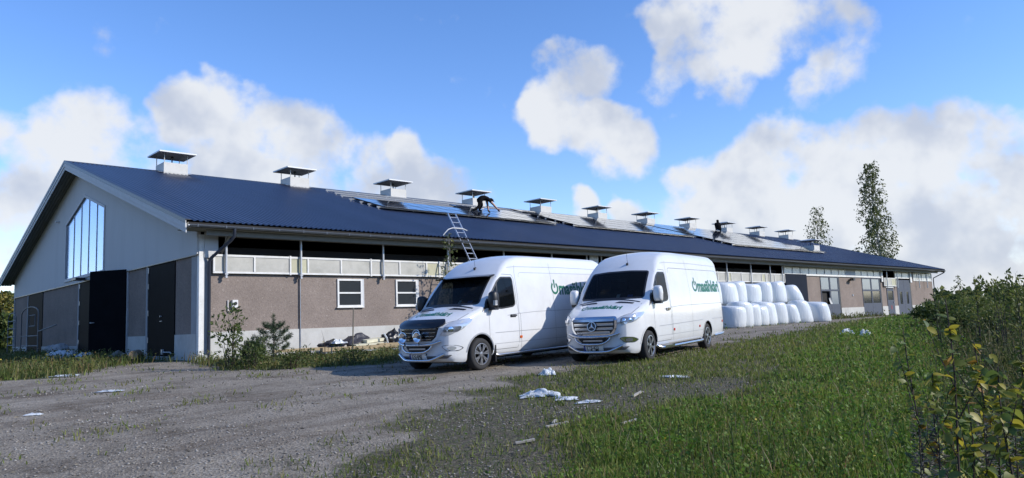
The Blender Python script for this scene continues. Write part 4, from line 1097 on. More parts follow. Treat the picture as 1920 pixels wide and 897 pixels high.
    v.patch('bonnet_lettering', M_GREEN, ([(a, b) for a, b in V2], LF), 'top', root, .004)
    # side lettering
    LV, LF, LW = power_logo(.30 if not new else .30)
    x_start, z0 = (4.0, 1.66) if not new else (4.35, 1.60)
    sq = 1.14 if not new else 1.30
    for sy in (1, -1):
        if sy == 1: P2 = [(x_start + u * sq, z0 + w * 1.05) for u, w in LV]
        else: P2 = [(x_start + LW * sq - u * sq, z0 + w * 1.05) for u, w in LV]
        v.patch('side_lettering', M_GREEN, (P2, LF), 'side', root, .004, sy=sy)
    # bumper: lower lip and openings
    v.patch('lower_lip', mat('grey_bumper_lip', (.10, .10, .105), .6), rounded([(-.70, .33), (.70, .33), (.78, .40), (.60, .385), (-.60, .385), (-.78, .40)], .02), 'front', root, .012, (16, 2))
    star_c = v.on_front(0, .86 if new else .86, 0)
    if new:
        gp = rounded([(-.43, .665), (.43, .665), (.53, .80), (.545, 1.045), (-.545, 1.045), (-.53, .80)], .06, 3)
        v.patch('grille', M_BLACKP, gp, 'front', root, .006, (16, 6))
        v.seam('grille_frame', M_CHROME, gp + [gp[0]], 'front', root, .045, .014)
        for z, hw_ in ((1.0, .50), (.905, .49), (.81, .475), (.725, .41)):
            v.patch('grille_slat', mat('silver_slat', (.55, .57, .60), .25, .7), rounded([(-hw_, z - .030), (hw_, z - .030), (hw_, z + .025), (-hw_, z + .025)], .012, 2), 'front', root, .022, (16, 1), thick=.014)
            v.seam('slat_edge', M_CHROME, [(-hw_ + .02, z + .018), (hw_ - .02, z + .018)], 'front', root, .012, .026)
    else:
        gp = rounded([(-.42, .69), (.42, .69), (.52, .78), (.60, 1.03), (-.60, 1.03), (-.52, .78)], .05, 3)
        v.patch('grille', M_BLACKP, gp, 'front', root, .006, (16, 6))
        v.seam('grille_frame', M_PAINT, gp + [gp[0]], 'front', root, .06, .012)
        for z, hw_ in ((.955, .53), (.875, .50), (.795, .47), (.73, .40)):
            v.patch('grille_slat', M_GLOSSB, rounded([(-hw_, z - .022), (hw_, z - .022), (hw_, z + .018), (-hw_, z + .018)], .01, 2), 'front', root, .024, (16, 1), thick=.014)
            v.seam('slat_edge', M_SATIN, [(-hw_ + .02, z + .012), (hw_ - .02, z + .012)], 'front', root, .009, .027)
        # bonnet deflector and sun visor
        dp = rounded([(-.60, .995), (-.30, .985), (.30, .985), (.60, .995), (.66, 1.06), (.60, 1.125), (-.60, 1.125), (-.66, 1.06)], .05, 3)
        v.patch('bonnet_deflector', M_GLOSSB, dp, 'front', root, .055, (18, 4), thick=.05)
        vp = []
        N = 18
        for k in range(N + 1):
            y = -.80 + 1.6 * k / N
            a = v.on_front(y, 2.14, .02); b = v.on_front(y, 1.985, .17)
            b.y = y * 1.01; vp.append((a, b, b + Vector((-.012, 0, -.02)), a + Vector((-.03, 0, -.03))))
        vs = [p for q in vp for p in q]
        fs = []
        for k in range(N):
            for j in range(4): fs.append((4 * k + j, 4 * k + (j + 1) % 4, 4 * k + 4 + (j + 1) % 4, 4 * k + 4 + j))
        fs += [(0, 1, 2, 3), (4 * N, 4 * N + 3, 4 * N + 2, 4 * N + 1)]
        MB().raw(vs, fs).build('sun_visor', M_GLOSSB, root, smooth=True, angle=40)
    # emblem: a ring with a three-pointed star
    c = star_c + Vector((.055, 0, 0)); em = MB()
    tilt = Matrix.Translation(c) @ Matrix.Rotation(R(-8), 4, 'Y')
    fnS = lambda a, b, h: tilt @ Vector((h, a, b))
    rO = .112
    em.lathe([(rO, 0), (rO - .004, .012), (rO - .016, .012), (rO - .018, 0), (rO, 0)], fnS, 30)
    for k in range(3):
        a = math.pi / 2 + k * 2 * math.pi / 3
        tip = Vector((math.cos(a), math.sin(a))) * (rO - .012); l_ = Vector((math.cos(a + math.pi / 3), math.sin(a + math.pi / 3))) * .026; r_ = Vector((math.cos(a - math.pi / 3), math.sin(a - math.pi / 3))) * .026
        em.raw([fnS(0, 0, .022), fnS(l_.x, l_.y, .004), fnS(tip.x, tip.y, .008), fnS(r_.x, r_.y, .004)], [(0, 1, 2), (0, 2, 3)])
    emb = em.build('emblem', mat('silver_emblem', (.72, .73, .74), .3, .35), root, fix=False)
    MB().lathe([(0, -.03), (rO - .006, -.03), (rO - .006, -.002), (0, -.002)], fnS, 28).build('emblem_plate', M_BLACKP if not new else mat('emblem_dark', (.02, .022, .028), .4), emb)
    # headlights
    for sg in (1, -1):
        if new: hp = [(.565, .905), (.585, 1.035), (.74, 1.085), (.90, 1.135), (.965, 1.15), (.945, 1.06), (.88, .95), (.74, .895)]
        else: hp = [(.575, .82), (.64, .93), (.70, 1.06), (.80, 1.125), (.955, 1.165), (.955, 1.09), (.90, .93), (.78, .83), (.68, .805)]
        hp2 = rounded([(y * sg, z) for y, z in hp], .03, 3)
        hl = v.patch('headlight', M_LENS, hp2, 'front', root, .012, (8, 6), thick=.012)
        cy_, cz_ = (.755, .985) if new else (.775, .945)
        v.patch('headlight_inside', M_LENSD, rounded([(cy_ * sg - .13 * sg, cz_ - .06), (cy_ * sg + .09 * sg, cz_ - .06), (cy_ * sg + .12 * sg, cz_ + .055), (cy_ * sg - .11 * sg, cz_ + .045)], .03, 3), 'front', hl, .016, (4, 3))
        for dy in ((-.05, .05) if new else (.0,)):
            p = v.on_front((cy_ + dy) * sg, cz_, .012); nn = (v.on_front((cy_ + dy) * sg, cz_, .1) - p).normalized()
            q = nn.to_track_quat('Z', 'Y').to_matrix().to_4x4(); q.translation = p
            MB().lathe([(0, .012), (.025, .011), (.040 if new else .055, .004), (.042 if new else .058, -.004)], lambda a, b, h, q=q: q @ Vector((a, b, h)), 18).build('lamp_reflector', M_REFL, hl, smooth=True)
        v.patch('turn_signal', M_LENS, [(.86 * sg, 1.06), (.93 * sg, 1.07), (.945 * sg, 1.13), (.88 * sg, 1.115)] if new else [(.84 * sg, 1.05), (.93 * sg, 1.06), (.94 * sg, 1.13), (.86 * sg, 1.11)], 'front', hl, .016, (2, 2))
        # fog lamps
        fp = rounded([(.60 * sg, .585), (.70 * sg, .49), (.86 * sg, .485), (.90 * sg, .54), (.84 * sg, .595), (.70 * sg, .61)], .03, 3)
        fo = v.patch('fog_lamp', M_CHROME if new else M_PAINT, fp, 'front', root, .012, (5, 4), thick=.010)
        fy = .775 * sg
        v.patch('fog_lens', M_LENSD if new else M_LENS, [(fy + .055 * math.cos(a), .54 + .042 * math.sin(a)) for a in np.linspace(0, 2 * math.pi, 15)[:-1]], 'front', fo, .018, (3, 3))
        v.seam('fog_edge', M_SEAM, fp + [fp[0]], 'front', fo, .010, .013)
    # lower air intake with LED bar
    ip = rounded([(-.40, .60), (-.28, .475), (.28, .475), (.40, .60)], .03, 3)
    it = v.patch('air_intake', M_BLACKP, ip, 'front', root, .008, (12, 4))
    v.patch('light_bar', M_BLACKP, rounded([(-.25, .515), (.25, .515), (.25, .565), (-.25, .565)], .01, 2), 'front', root, .045, (10, 1), thick=.04)
    v.patch('light_bar_lens', M_LENS, rounded([(-.235, .525), (.235, .525), (.235, .556), (-.235, .556)], .008, 2), 'front', root, .048, (10, 1))
    # number plate
    pl = v.patch('number_plate', M_PLATE, [(-.235, .335), (.235, .335), (.235, .440), (-.235, .440)], 'front', root, .045, (6, 2), thick=.03)
    x0p = v.on_front(0, .39, .050).x
    v.patch('plate_band', M_PBLUE, [(-.231, .338), (-.190, .338), (-.190, .437), (-.231, .437)], 'front', pl, .0475, (2, 2))
    TV, TF = text_mesh(plate, .098, .0016)
    tw = max(p[0] for p in TV); th = .30 / tw
    v.patch('plate_lettering', M_PTXT, ([(-(.165 - x_ * th), .353 + y_ * 1.0) for x_, y_ in TV], TF), 'front', pl, .0485)
    if not new: v.patch('plate_sticker', M_PTXT, [(.245 + .022 * math.cos(a), .42 + .022 * math.sin(a)) for a in np.linspace(0, 2 * math.pi, 11)[:-1]], 'front', root, .03, (2, 2))
    # bull bars
    def bar(pts, r, nm='bull_bar', d=.10):
        P = [v.on_front(y, z, 0) + Vector((dx, 0, 0)) for y, z, dx in pts]
        Q = []
        for i in range(len(P) - 1):   # soften the bends
            for k in range(3): Q.append(P[i].lerp(P[i + 1], k / 3))
        Q.append(P[-1]); Q2 = [Q[0]] + [(Q[i - 1] + Q[i] * 2 + Q[i + 1]) / 4 for i in range(1, len(Q) - 1)] + [Q[-1]]
        return MB().tube(Q2, r, 10).build(nm, M_SATIN, root, smooth=True, angle=60)
    bar([(-.62, .70, .05), (-.42, .63, .10), (0, .625, .12), (.42, .63, .10), (.62, .70, .05)], .028)
    bar([(-.44, .63, .07), (-.40, .54, .09), (-.26, .465, .11), (0, .460, .12), (.26, .465, .11), (.40, .54, .09), (.44, .63, .07)], .024)
    bar([(-.66, .42, .02), (-.40, .30, .10), (-.25, .285, .12), (.25, .285, .12), (.40, .30, .10), (.66, .42, .02)], .034)
    if not new:
        for y in (-.30, .14):
            p = v.on_front(y, .80, 0) + Vector((.17, 0, 0))
            fs_ = lambda a, b, h, p=p: p + Vector((h, a, b))
            sl = MB().lathe([(0, -.09), (.06, -.085), (.105, -.03), (.115, .0), (.117, .018), (.108, .02)], fs_, 26).build('spot_lamp', M_CHROME, root, smooth=True)
            MB().lathe([(0, -.03), (.05, -.02), (.108, .016)], fs_, 24).build('spot_reflector', M_REFL, sl, smooth=True)
            MB().lathe([(.0, .0), (.03, -.002), (.03, -.02), (0, -.022)], fs_, 12).build('bulb', M_LENSD, sl)
            MB().tube([p + Vector((-.04, 0, -.11)), p + Vector((-.05, 0, -.18))], .014, 6).build('lamp_stem', M_BLACKP, sl)
        for y in (-.36, -.30, .30, .36): pass
    # side step, sill, mud flaps, rear bumper, antenna
    for sy in (1, -1):
        if new:
            MB().tube([(1 - 1.50, .90 * sy, .34), (1 - 1.56, 1.0 * sy, .28), (1 - 1.7, 1.03 * sy, .27), (1 - 4.55, 1.03 * sy, .27), (1 - 4.75, 1.0 * sy, .28), (1 - 4.82, .90 * sy, .34)], .038, 10).box(1 - 2.35, 1 - 1.70, min(.95 * sy, 1.07 * sy), max(.95 * sy, 1.07 * sy), .265, .315).build('side_step', M_SATIN, root, smooth=True, angle=50)
            MB().tube([(1 - 6.0, .96 * sy, .34), (1 - 6.6, 1.0 * sy, .36), (1 - 7.0, .93 * sy, .38)], .03, 8).build('rear_bar', M_SATIN, root, smooth=True)
        else:
            MB().tube([(1 - 1.52, .95 * sy, .31), (1 - 1.62, .985 * sy, .295), (1 - 4.85, .985 * sy, .295), (1 - 4.92, .95 * sy, .31)], .028, 10).build('sill_tube', M_SATIN, root, smooth=True)
            MB().box(1 - 1.52, 1 - 1.47, min(.70 * sy, .985 * sy), max(.70 * sy, .985 * sy), .15, .55).build('mud_flap', M_BLACKP, root)
    p = v.on_top(1.93, .12, 0)
    MB().tube([p, p + Vector((.02, 0, .03)), p + Vector((-.05, 0, .05))], [.03, .025, .012], 8).build('antenna_foot', M_BLACKP, root)
    MB().tube([p + Vector((-.02, 0, .03)), p + Vector((.03, 0, .42))], .004, 5).build('antenna', M_BLACKP, root)
    MB().box(1 - 7.04, 1 - 6.9, -.90, .90, .42, .60).build('rear_bumper', M_BLACKP, root)
    MB().box(1 - 6.6, 1 - .45, -.62, .62, .20, .40).build('underbody', M_WELL, root)
    turn = R(-3) if not new else R(0)
    for xb in (1.0, 1.0 + WB):
        for sy in (1, -1):
            wheel(root, 1 - xb, .975 * sy, sy, not new, turn if xb == 1 else 0)
    return root
def van_at(name, x, y, head, new, plate, label):
    f = Vector((math.cos(head), math.sin(head)))
    l = Vector((-f.y, f.x))
    zf = np.mean([gz(x + l.x * s, y + l.y * s) for s in (1, -1)])
    rx, ry = x - f.x * 4.325, y - f.y * 4.325
    zr = np.mean([gz(rx + l.x * s, ry + l.y * s) for s in (1, -1)])
    return build_van(name, (x, y, zf - .015), head, math.atan2(zr - zf, 4.325), new, plate, label)
van_at('cargo_van', 4.52, -13.58, R(194.03), True, 'KTS-423', 'white high-roof van parked on the grass edge, nearer to the bales, silver slatted grille')
van_at('cargo_van', 1.34, -11.35, R(189.94), False, 'KHJ-840', 'white high-roof van with black sun visor and round spot lamps, nearer to the wall')
# ------------------------------------------------------------------ solar arrays on the south slope
M_CELL = mat('solar_glass', (.008, .014, .04), .06, 0, spec=1.0, coat=1.0)
M_CELL.node_tree.nodes['Principled BSDF'].inputs['Coat IOR'].default_value = 1.9
M_SFRAME = mat('panel_frame_black', (.02, .02, .022), .4, .4)
M_RAIL = mat('mounting_rail', (.62, .63, .65), .35, .7)
CS, SN = math.cos(TH), math.sin(TH)
def roof_pt(x, y, h):
    """point h metres above the sheet, measured square to the slope"""
    return Vector((x, y - SN * h, HE + SL * (y + OE) + CS * h))
def solar_array(label, x0, cols, rows, lift, rails):
    """cols: panel width; rows: list of (y of the lower edge, first column, last column)"""
    root = empty('solar_array', roof_pt(x0, rows[0][0], 0)); tag(root, label, 'solar panels', 'solar arrays on the barn roof')
    org = root.location.copy()
    pw, ph = cols, 1.66
    me_f = me_c = None
    ex, ey, ez = Vector((1, 0, 0)), Vector((0, CS, SN)), Vector((0, -SN, CS))
    def bx_(mb, a0, a1, b0, b1, c0, c1):
        vs = [ex * a + ey * b + ez * c for c in (c0, c1) for b in (b0, b1) for a in (a0, a1)]
        return mb.raw(vs, [(0, 2, 3, 1), (4, 5, 7, 6), (0, 1, 5, 4), (2, 6, 7, 3), (0, 4, 6, 2), (1, 3, 7, 5)])
    f = MB(); t = .016
    bx_(f, .005, pw - .005, .005, t + .005, 0, .04); bx_(f, .005, pw - .005, ph - t - .005, ph - .005, 0, .04)
    bx_(f, .005, .005 + t, t + .005, ph - t - .005, 0, .04); bx_(f, pw - .005 - t, pw - .005, t + .005, ph - t - .005, 0, .04)
    me_f = f.mesh('panel_frame'); me_f.materials.append(M_SFRAME)
    cm = MB(); bx_(cm, .005 + t, pw - .005 - t, t + .005, ph - t - .005, .012, .037); me_c = cm.mesh('cells'); me_c.materials.append(M_CELL)
    for y0, c0, c1 in rows:
        for c in range(c0, c1):
            p = link('panel', me_f, root); p.location = roof_pt(x0 + c * pw, y0, lift + .002 * math.sin(c * 2.3 + y0)) - org
            link('glass', me_c, p)
    for y, xa, xb in rails:
        mb = MB()
        vs = []
        a, b = roof_pt(xa, y, lift - .055) - org, roof_pt(xb, y, lift - .055) - org
        bx = [a + ey * e + ez * z for e, z in ((-.025, -.03), (.025, -.03), (.025, .05), (-.025, .05))] + [b + ey * e + ez * z for e, z in ((-.025, -.03), (.025, -.03), (.025, .05), (-.025, .05))]
        mb.raw(bx, [(0, 1, 2, 3), (7, 6, 5, 4), (0, 4, 5, 1), (1, 5, 6, 2), (2, 6, 7, 3), (3, 7, 4, 0)])
        n_ = int((xb - xa) / 2.0)
        for k in range(n_ + 1):
            q = roof_pt(xa + .1 + k * (xb - xa - .2) / max(1, n_), y, 0) - org
            M = Matrix.Translation(q)
            bx_v = [q + ex * u + ey * w + ez * z for z in (.03, lift - .08) for w in (-.03, .03) for u in (-.03, .03)]
            mb.raw(bx_v, [(0, 2, 3, 1), (4, 5, 7, 6), (0, 1, 5, 4), (2, 6, 7, 3), (0, 4, 6, 2), (1, 3, 7, 5)])
        mb.build('rail', M_RAIL, root)
    return root
RY = lambda *ys: ys
RP = 1.66 * CS + .012
a1 = [(6.35, 0, 13), (6.35 + RP, 0, 13), (6.35 + 2 * RP, 8, 13)]
solar_array('unfinished solar array nearest to the gable, bare rails above its panels', 11.75, 1.01, a1, .17,
            [(6.75, 11.5, 25.0), (7.6, 11.5, 25.0), (8.35, 11.5, 25.0), (9.2, 11.4, 25.0), (10.66, 11.75, 30.5), (11.7, 12.0, 30.5), (12.85, 12.1, 41.0)])
a2 = [(6.35 + k * RP, 0, 14) for k in range(4)]
solar_array('middle solar array of four rows on the barn roof', 26.75, 1.01, a2, .17, [(6.35 + k * RP + d, 26.6, 41.0) for k in range(4) for d in (.35, 1.25)])
a3 = [(3.45 + k * RP, 0, 16) for k in range(6)]
solar_array('largest solar array on the barn roof, farthest from the gable', 41.75, 1.01, a3, .17, [(3.45 + k * RP + d, 41.6, 58.1) for k in range(6) for d in (.35, 1.25)])

# ------------------------------------------------------------------ ladder against the eave
lad = empty('ladder', (10.8, -2.9, gz(10.8, -2.9))); tag(lad, 'aluminium extension ladder leaning against the eave behind the vans', 'ladder')
ldir = Vector((0, .537, .843)).normalized()
base = Vector((0, 0, 0)); z0 = lad.location.z
foot = Vector((0, -.72, 0)); ldir = (Vector((0, -.12 + 2.9, 5.52 - z0)) - foot).normalized()
LL = (Vector((0, -.12 + 2.9, 5.52 - z0)) - foot).length
sdx = Vector((1, 0, 0)); nd = ldir.cross(sdx)
for sg in (-1, 1):
    for off, a0, a1_ in ((0, 0, 1.0), (.055, .0, .62)):
        c0, c1 = foot + sdx * sg * (.215 + off * .6) + nd * off + ldir * LL * a0, foot + sdx * sg * (.215 + off * .6) + nd * off + ldir * LL * a1_
        mb = MB()
        vs = [c + sdx * u + nd * w for c in (c0, c1) for u, w in ((-.014, -.032), (.014, -.032), (.014, .032), (-.014, .032))]
        mb.raw(vs, [(3, 2, 1, 0), (4, 5, 6, 7), (0, 1, 5, 4), (1, 2, 6, 5), (2, 3, 7, 6), (3, 0, 4, 7)]).build('rail', M_ALU, lad)
k = 0
while .25 + k * .28 < LL - .1:
    c = foot + ldir * (.25 + k * .28)
    MB().tube([c - sdx * .21, c + sdx * .21], .017, 6).build('rung', M_ALU, lad); k += 1
ctr = foot + ldir * ((4.75 - z0) / ldir.z)
pts = [ctr + Vector((-.95, .10, -.42)), ctr + Vector((-.8, .02, -.18)), ctr + Vector((-.62, -.02, .0)), ctr + Vector((-.40, -.03, .07)), ctr + Vector((.22, -.03, .06)), ctr + Vector((.42, -.02, .0))]
MB().tube(pts, .02, 8).build('stabiliser_bar', M_WHITE, lad, smooth=True)

# ------------------------------------------------------------------ wrapped bales
def bale_mat():
    m = mat('bale_film', (.61, .64, .655), .26, 0, spec=.5, var=.05, vscale=1.5)
    n, l = m.node_tree.nodes, m.node_tree.links; b = n['Principled BSDF']
    t = n.new('ShaderNodeTexCoord'); mp = n.new('ShaderNodeMapping'); mp.inputs['Scale'].default_value = (6, 6, .9); l.new(t.outputs['Object'], mp.inputs['Vector'])
    z = n.new('ShaderNodeTexNoise'); z.inputs['Scale'].default_value = 2.2; z.inputs['Detail'].default_value = 5; l.new(mp.outputs[0], z.inputs['Vector'])
    bp = n.new('ShaderNodeBump'); bp.inputs['Strength'].default_value = .8; bp.inputs['Distance'].default_value = .03; l.new(z.outputs['Fac'], bp.inputs['Height']); l.new(bp.outputs[0], b.inputs['Normal'])
    return m
M_BALE = bale_mat()
def bale(x, y, z, r, h, label, seed, slump=0.):
    rd = random.Random(seed)
    mb = MB(); n = 32
    prof = [(0, 0), (.80, .0), (.93, .03), (.985, .10), (1.0, .25), (1.015, .5), (1.005, .72), (.985, .86), (.94, .94), (.86, .985), (.74, 1.005), (.4, 1.012), (0, 1.01)]
    ph = rd.random() * 6; vs = []; m_ = len(prof)
    lean = Vector((rd.uniform(-.10, .10) - .22 * slump, rd.uniform(-.10, .10)))
    for k in range(n):
        a = 2 * math.pi * k / n
        for i, (pr, hh) in enumerate(prof):
            w = 1 + .03 * math.sin(2 * a + ph) + .022 * math.sin(3 * a + 1.7 * ph) + .015 * math.sin(5 * a + 2 * ph) + .008 * math.sin(11 * a + ph * 3) * (hh > .6)
            rr = pr * r * w * (1 - slump * .22 * hh ** 2 + slump * .08 * (1 - hh))
            vs.append((rr * math.cos(a) + lean.x * hh, rr * math.sin(a) + lean.y * hh, hh * h * (1 + .05 * math.sin(a + ph * 2) * (pr > .3) * pr)))
    fs = []
    for k in range(n):
        for i in range(m_ - 1): fs.append((k * m_ + i, ((k + 1) % n) * m_ + i, ((k + 1) % n) * m_ + i + 1, k * m_ + i + 1))
    o = mb.raw(vs, fs).build('silage_bale', M_BALE, None, smooth=True, angle=180)
    bm = bmesh.new(); bm.from_mesh(o.data); bmesh.ops.remove_doubles(bm, verts=bm.verts, dist=.001); bmesh.ops.recalc_face_normals(bm, faces=bm.faces); bm.to_mesh(o.data); bm.free()
    o.location = (x, y, z); o.rotation_euler = (0, 0, rd.uniform(-.2, .2))
    tag(o, label, 'bale', 'white film-wrapped bales stacked in front of the barn')
def px_ground(px, py):
    d = CF + CR * ((px - 960) / CAM_F) - CU * ((py - 448.5) / CAM_F)
    t = .5
    while t < 500:
        P = CAM + d * t
        if P.z < gz(P.x, P.y): return P
        t *= 1.003
    return P
ORD = ['first', 'second', 'third', 'fourth', 'fifth', 'sixth', 'seventh', 'eighth', 'ninth']
low = [(25.3, -4.95), (26.8, -4.6), (28.1, -4.35), (29.3, -4.2), (30.5, -4.1), (31.75, -4.15), (33.0, -4.3), (34.25, -4.5), (35.6, -5.0)]
for i, (x, y) in enumerate(low):
    end = i == 8
    bale(x, y, gz(x, y) - .03, .72 if i else .68, 1.24 + .10 * ((i * 5) % 3 - 1), ('end bale of the bottom row, lowest and nearest to the glazed doors' if end else 'white wrapped bale in the bottom row, %s from the nearer van' % ORD[i]), 40 + i, [.2, .3, .1, .4, .2, .5, .7, .9, .3][i])
top_ = [(25.9, -3.5), (27.9, -3.2), (29.5, -3.0), (31.0, -2.95), (32.6, -2.95), (34.2, -3.05), (35.9, -3.4)]
for i, (x, y) in enumerate(top_):
    bale(x, y + .15, gz(x, y), .70, 1.24, 'white wrapped bale behind the bottom row, under the %s bale of the top row' % ORD[i], 60 + i)
    bale(x, y + .15, gz(x, y) + 1.22, .76 + .05 * (i % 2), 1.22 + .06 * (i % 3) - .12 * (i == 6), 'white wrapped bale in the top row, %s from the nearer van' % ORD[i], 80 + i, [.2, .3, .2, .3, .4, .8, 1.1][i])

# ------------------------------------------------------------------ the two workers
M_CLOTH = mat('black_work_clothes', (.006, .006, .007), .9, var=.2, vscale=10, spec=.1)
M_SKIN = mat('skin', (.42, .25, .18), .6)
M_GLOVE = mat('dark_glove', (.02, .02, .03), .8)
def figure(name, label, joints, bones, rad, skin_from, loc, cap=None):
    """joints: dict name -> (x,y,z); one skinned surface grown round the bones"""
    keys = list(joints); idx = {k: i for i, k in enumerate(keys)}
    me = bpy.data.meshes.new('person'); me.from_pydata([joints[k] for k in keys], [(idx[a], idx[b]) for a, b in bones], []); me.update()
    o = bpy.data.objects.new('tmp', me); COL.objects.link(o)
    md = o.modifiers.new('skin', 'SKIN'); 
    if not me.skin_vertices: 
        bpy.context.view_layer.objects.active = o
    for i, k in enumerate(keys):
        sv = me.skin_vertices[0].data[i]; r_ = rad[k]; sv.radius = (r_ * 1.45, r_ * 1.45)
        sv.use_root = (k == 'pelvis')
    sb = o.modifiers.new('sub', 'SUBSURF'); sb.levels = 2; sb.render_levels = 2
    bpy.context.view_layer.update()
    m2 = bpy.data.meshes.new_from_object(o.evaluated_get(bpy.context.evaluated_depsgraph_get()))
    bpy.data.objects.remove(o)
    m2.materials.clear()
    for m in (M_CLOTH, M_SKIN, M_GLOVE): m2.materials.append(m)
    for p in m2.polygons:
        c = p.center; p.use_smooth = True
        best = min(keys, key=lambda k: (Vector(joints[k]) - c).length)
        p.material_index = skin_from.get(best, 0)
    q = link(name, m2); q.location = loc
    tag(q, label, 'person')
    return q
def worker1():
    org = roof_pt(19.95, 8.35, .21)
    fw = Vector((.93, -.36, 0)).normalized(); lt = Vector((-fw.y, fw.x, 0))
    def P(a, b, h):   # a forward, b to the left, h above the panels at that spot
        v = fw * a + lt * b
        return (v.x, v.y, v.y * SL + h)
    J = dict(pelvis=P(0.0, 0, .80), spine=P(.24, 0, .93), chest=P(.48, 0, .92), neck=P(.64, 0, .87), head0=P(.72, 0, .85), head1=P(.84, 0, .80),
             hipL=P(.0, .12, .76), kneeL=P(.20, .15, .42), ankL=P(.0, .16, .10), toeL=P(.20, .17, .045),
             hipR=P(-.0, -.12, .74), kneeR=P(-.10, -.15, .34), ankR=P(-.42, -.15, .10), toeR=P(-.56, -.15, .05),
             shL=P(.52, .19, .86), elL=P(.60, .24, .52), wrL=P(.62, .22, .22), haL=P(.66, .22, .10), fiL=P(.76, .22, .045),
             shR=P(.54, -.19, .84), elR=P(.80, -.25, .60), wrR=P(1.02, -.27, .38), haR=P(1.10, -.27, .30), fiR=P(1.18, -.27, .22))
    B = [('pelvis', 'spine'), ('spine', 'chest'), ('chest', 'neck'), ('neck', 'head0'), ('head0', 'head1'), ('pelvis', 'hipL'), ('hipL', 'kneeL'), ('kneeL', 'ankL'), ('ankL', 'toeL'), ('pelvis', 'hipR'), ('hipR', 'kneeR'), ('kneeR', 'ankR'), ('ankR', 'toeR'),
         ('chest', 'shL'), ('shL', 'elL'), ('elL', 'wrL'), ('wrL', 'haL'), ('haL', 'fiL'), ('chest', 'shR'), ('shR', 'elR'), ('elR', 'wrR'), ('wrR', 'haR'), ('haR', 'fiR')]
    Rr = dict(pelvis=.16, spine=.145, chest=.15, neck=.065, head0=.10, head1=.09, hipL=.11, kneeL=.075, ankL=.055, toeL=.045, hipR=.11, kneeR=.075, ankR=.055, toeR=.045, shL=.07, elL=.05, wrL=.035, haL=.04, fiL=.03, shR=.07, elR=.05, wrR=.035, haR=.04, fiR=.03)
    w = figure('person', 'worker in black bent over the panels on hands and feet, on the unfinished array', J, B, Rr, dict(elR=1, wrR=1, elL=1, wrL=1, haL=2, fiL=2, haR=2, fiR=2), org)
    # cap on the head
    c = Vector(J['head0']).lerp(Vector(J['head1']), .5); ax = (Vector(J['head1']) - Vector(J['head0'])).normalized()
    up_ = lt.cross(ax).normalized() * -1
    up_ = up_ if up_.z > 0 else -up_
    MB().lathe([(.118, -.01), (.115, .04), (.09, .085), (.045, .108), (0, .112)], lambda a, b, h: c + lt * a + ax * b * 1.15 + up_ * h, 16).raw([c + ax * .11 + lt * -.08 + up_ * .01, c + ax * .11 + lt * .08 + up_ * .01, c + ax * .21 + lt * .05, c + ax * .21 + lt * -.05], [(0, 1, 2, 3)]).build('cap', M_CLOTH, w, smooth=True)
    MB().box(-.02, .02, -.02, .02, -.01, .13, Matrix.Translation(Vector(J['haR']) + Vector((.05, -.02, -.06)))).build('tool', M_RED, w)
worker1()
def worker2():
    org = roof_pt(55.9, 13.1, .21)
    fw = Vector((.75, .66, 0)).normalized(); lt = Vector((-fw.y, fw.x, 0))
    def P(a, b, h):
        v = fw * a + lt * b; return (v.x, v.y, v.y * SL + h)
    J = dict(pelvis=P(0, 0, .24), spine=P(.06, 0, .46), chest=P(.18, 0, .66), neck=P(.28, 0, .80), head0=P(.33, 0, .90), head1=P(.38, 0, 1.0),
             hipL=P(.02, .13, .22), kneeL=P(.36, .22, .40), ankL=P(.22, .20, .08), toeL=P(.40, .22, .045), hipR=P(.02, -.13, .22), kneeR=P(.36, -.22, .36), ankR=P(.20, -.20, .08), toeR=P(.38, -.22, .045),
             shL=P(.20, .20, .66), elL=P(.38, .26, .46), wrL=P(.52, .16, .34), haL=P(.58, .12, .30), shR=P(.20, -.20, .66), elR=P(.40, -.26, .44), wrR=P(.52, -.18, .26), haR=P(.58, -.16, .18))
    B = [('pelvis', 'spine'), ('spine', 'chest'), ('chest', 'neck'), ('neck', 'head0'), ('head0', 'head1'), ('pelvis', 'hipL'), ('hipL', 'kneeL'), ('kneeL', 'ankL'), ('ankL', 'toeL'), ('pelvis', 'hipR'), ('hipR', 'kneeR'), ('kneeR', 'ankR'), ('ankR', 'toeR'),
         ('chest', 'shL'), ('shL', 'elL'), ('elL', 'wrL'), ('wrL', 'haL'), ('chest', 'shR'), ('shR', 'elR'), ('elR', 'wrR'), ('wrR', 'haR')]
    Rr = dict(pelvis=.18, spine=.165, chest=.17, neck=.07, head0=.10, head1=.10, hipL=.12, kneeL=.085, ankL=.06, toeL=.05, hipR=.12, kneeR=.085, ankR=.06, toeR=.05, shL=.08, elL=.06, wrL=.04, haL=.045, shR=.08, elR=.06, wrR=.04, haR=.045)
    w = figure('person', 'worker in black crouching by a ridge ventilator at the far array', J, B, Rr, dict(haL=1, haR=1), org)
    MB().lathe([(.125, -.06), (.125, .02), (.09, .07), (0, .09)], lambda a, b, h: Vector(J['head1']) + Vector((a, b, h)), 14).build('hood', M_CLOTH, w, smooth=True)
worker2()

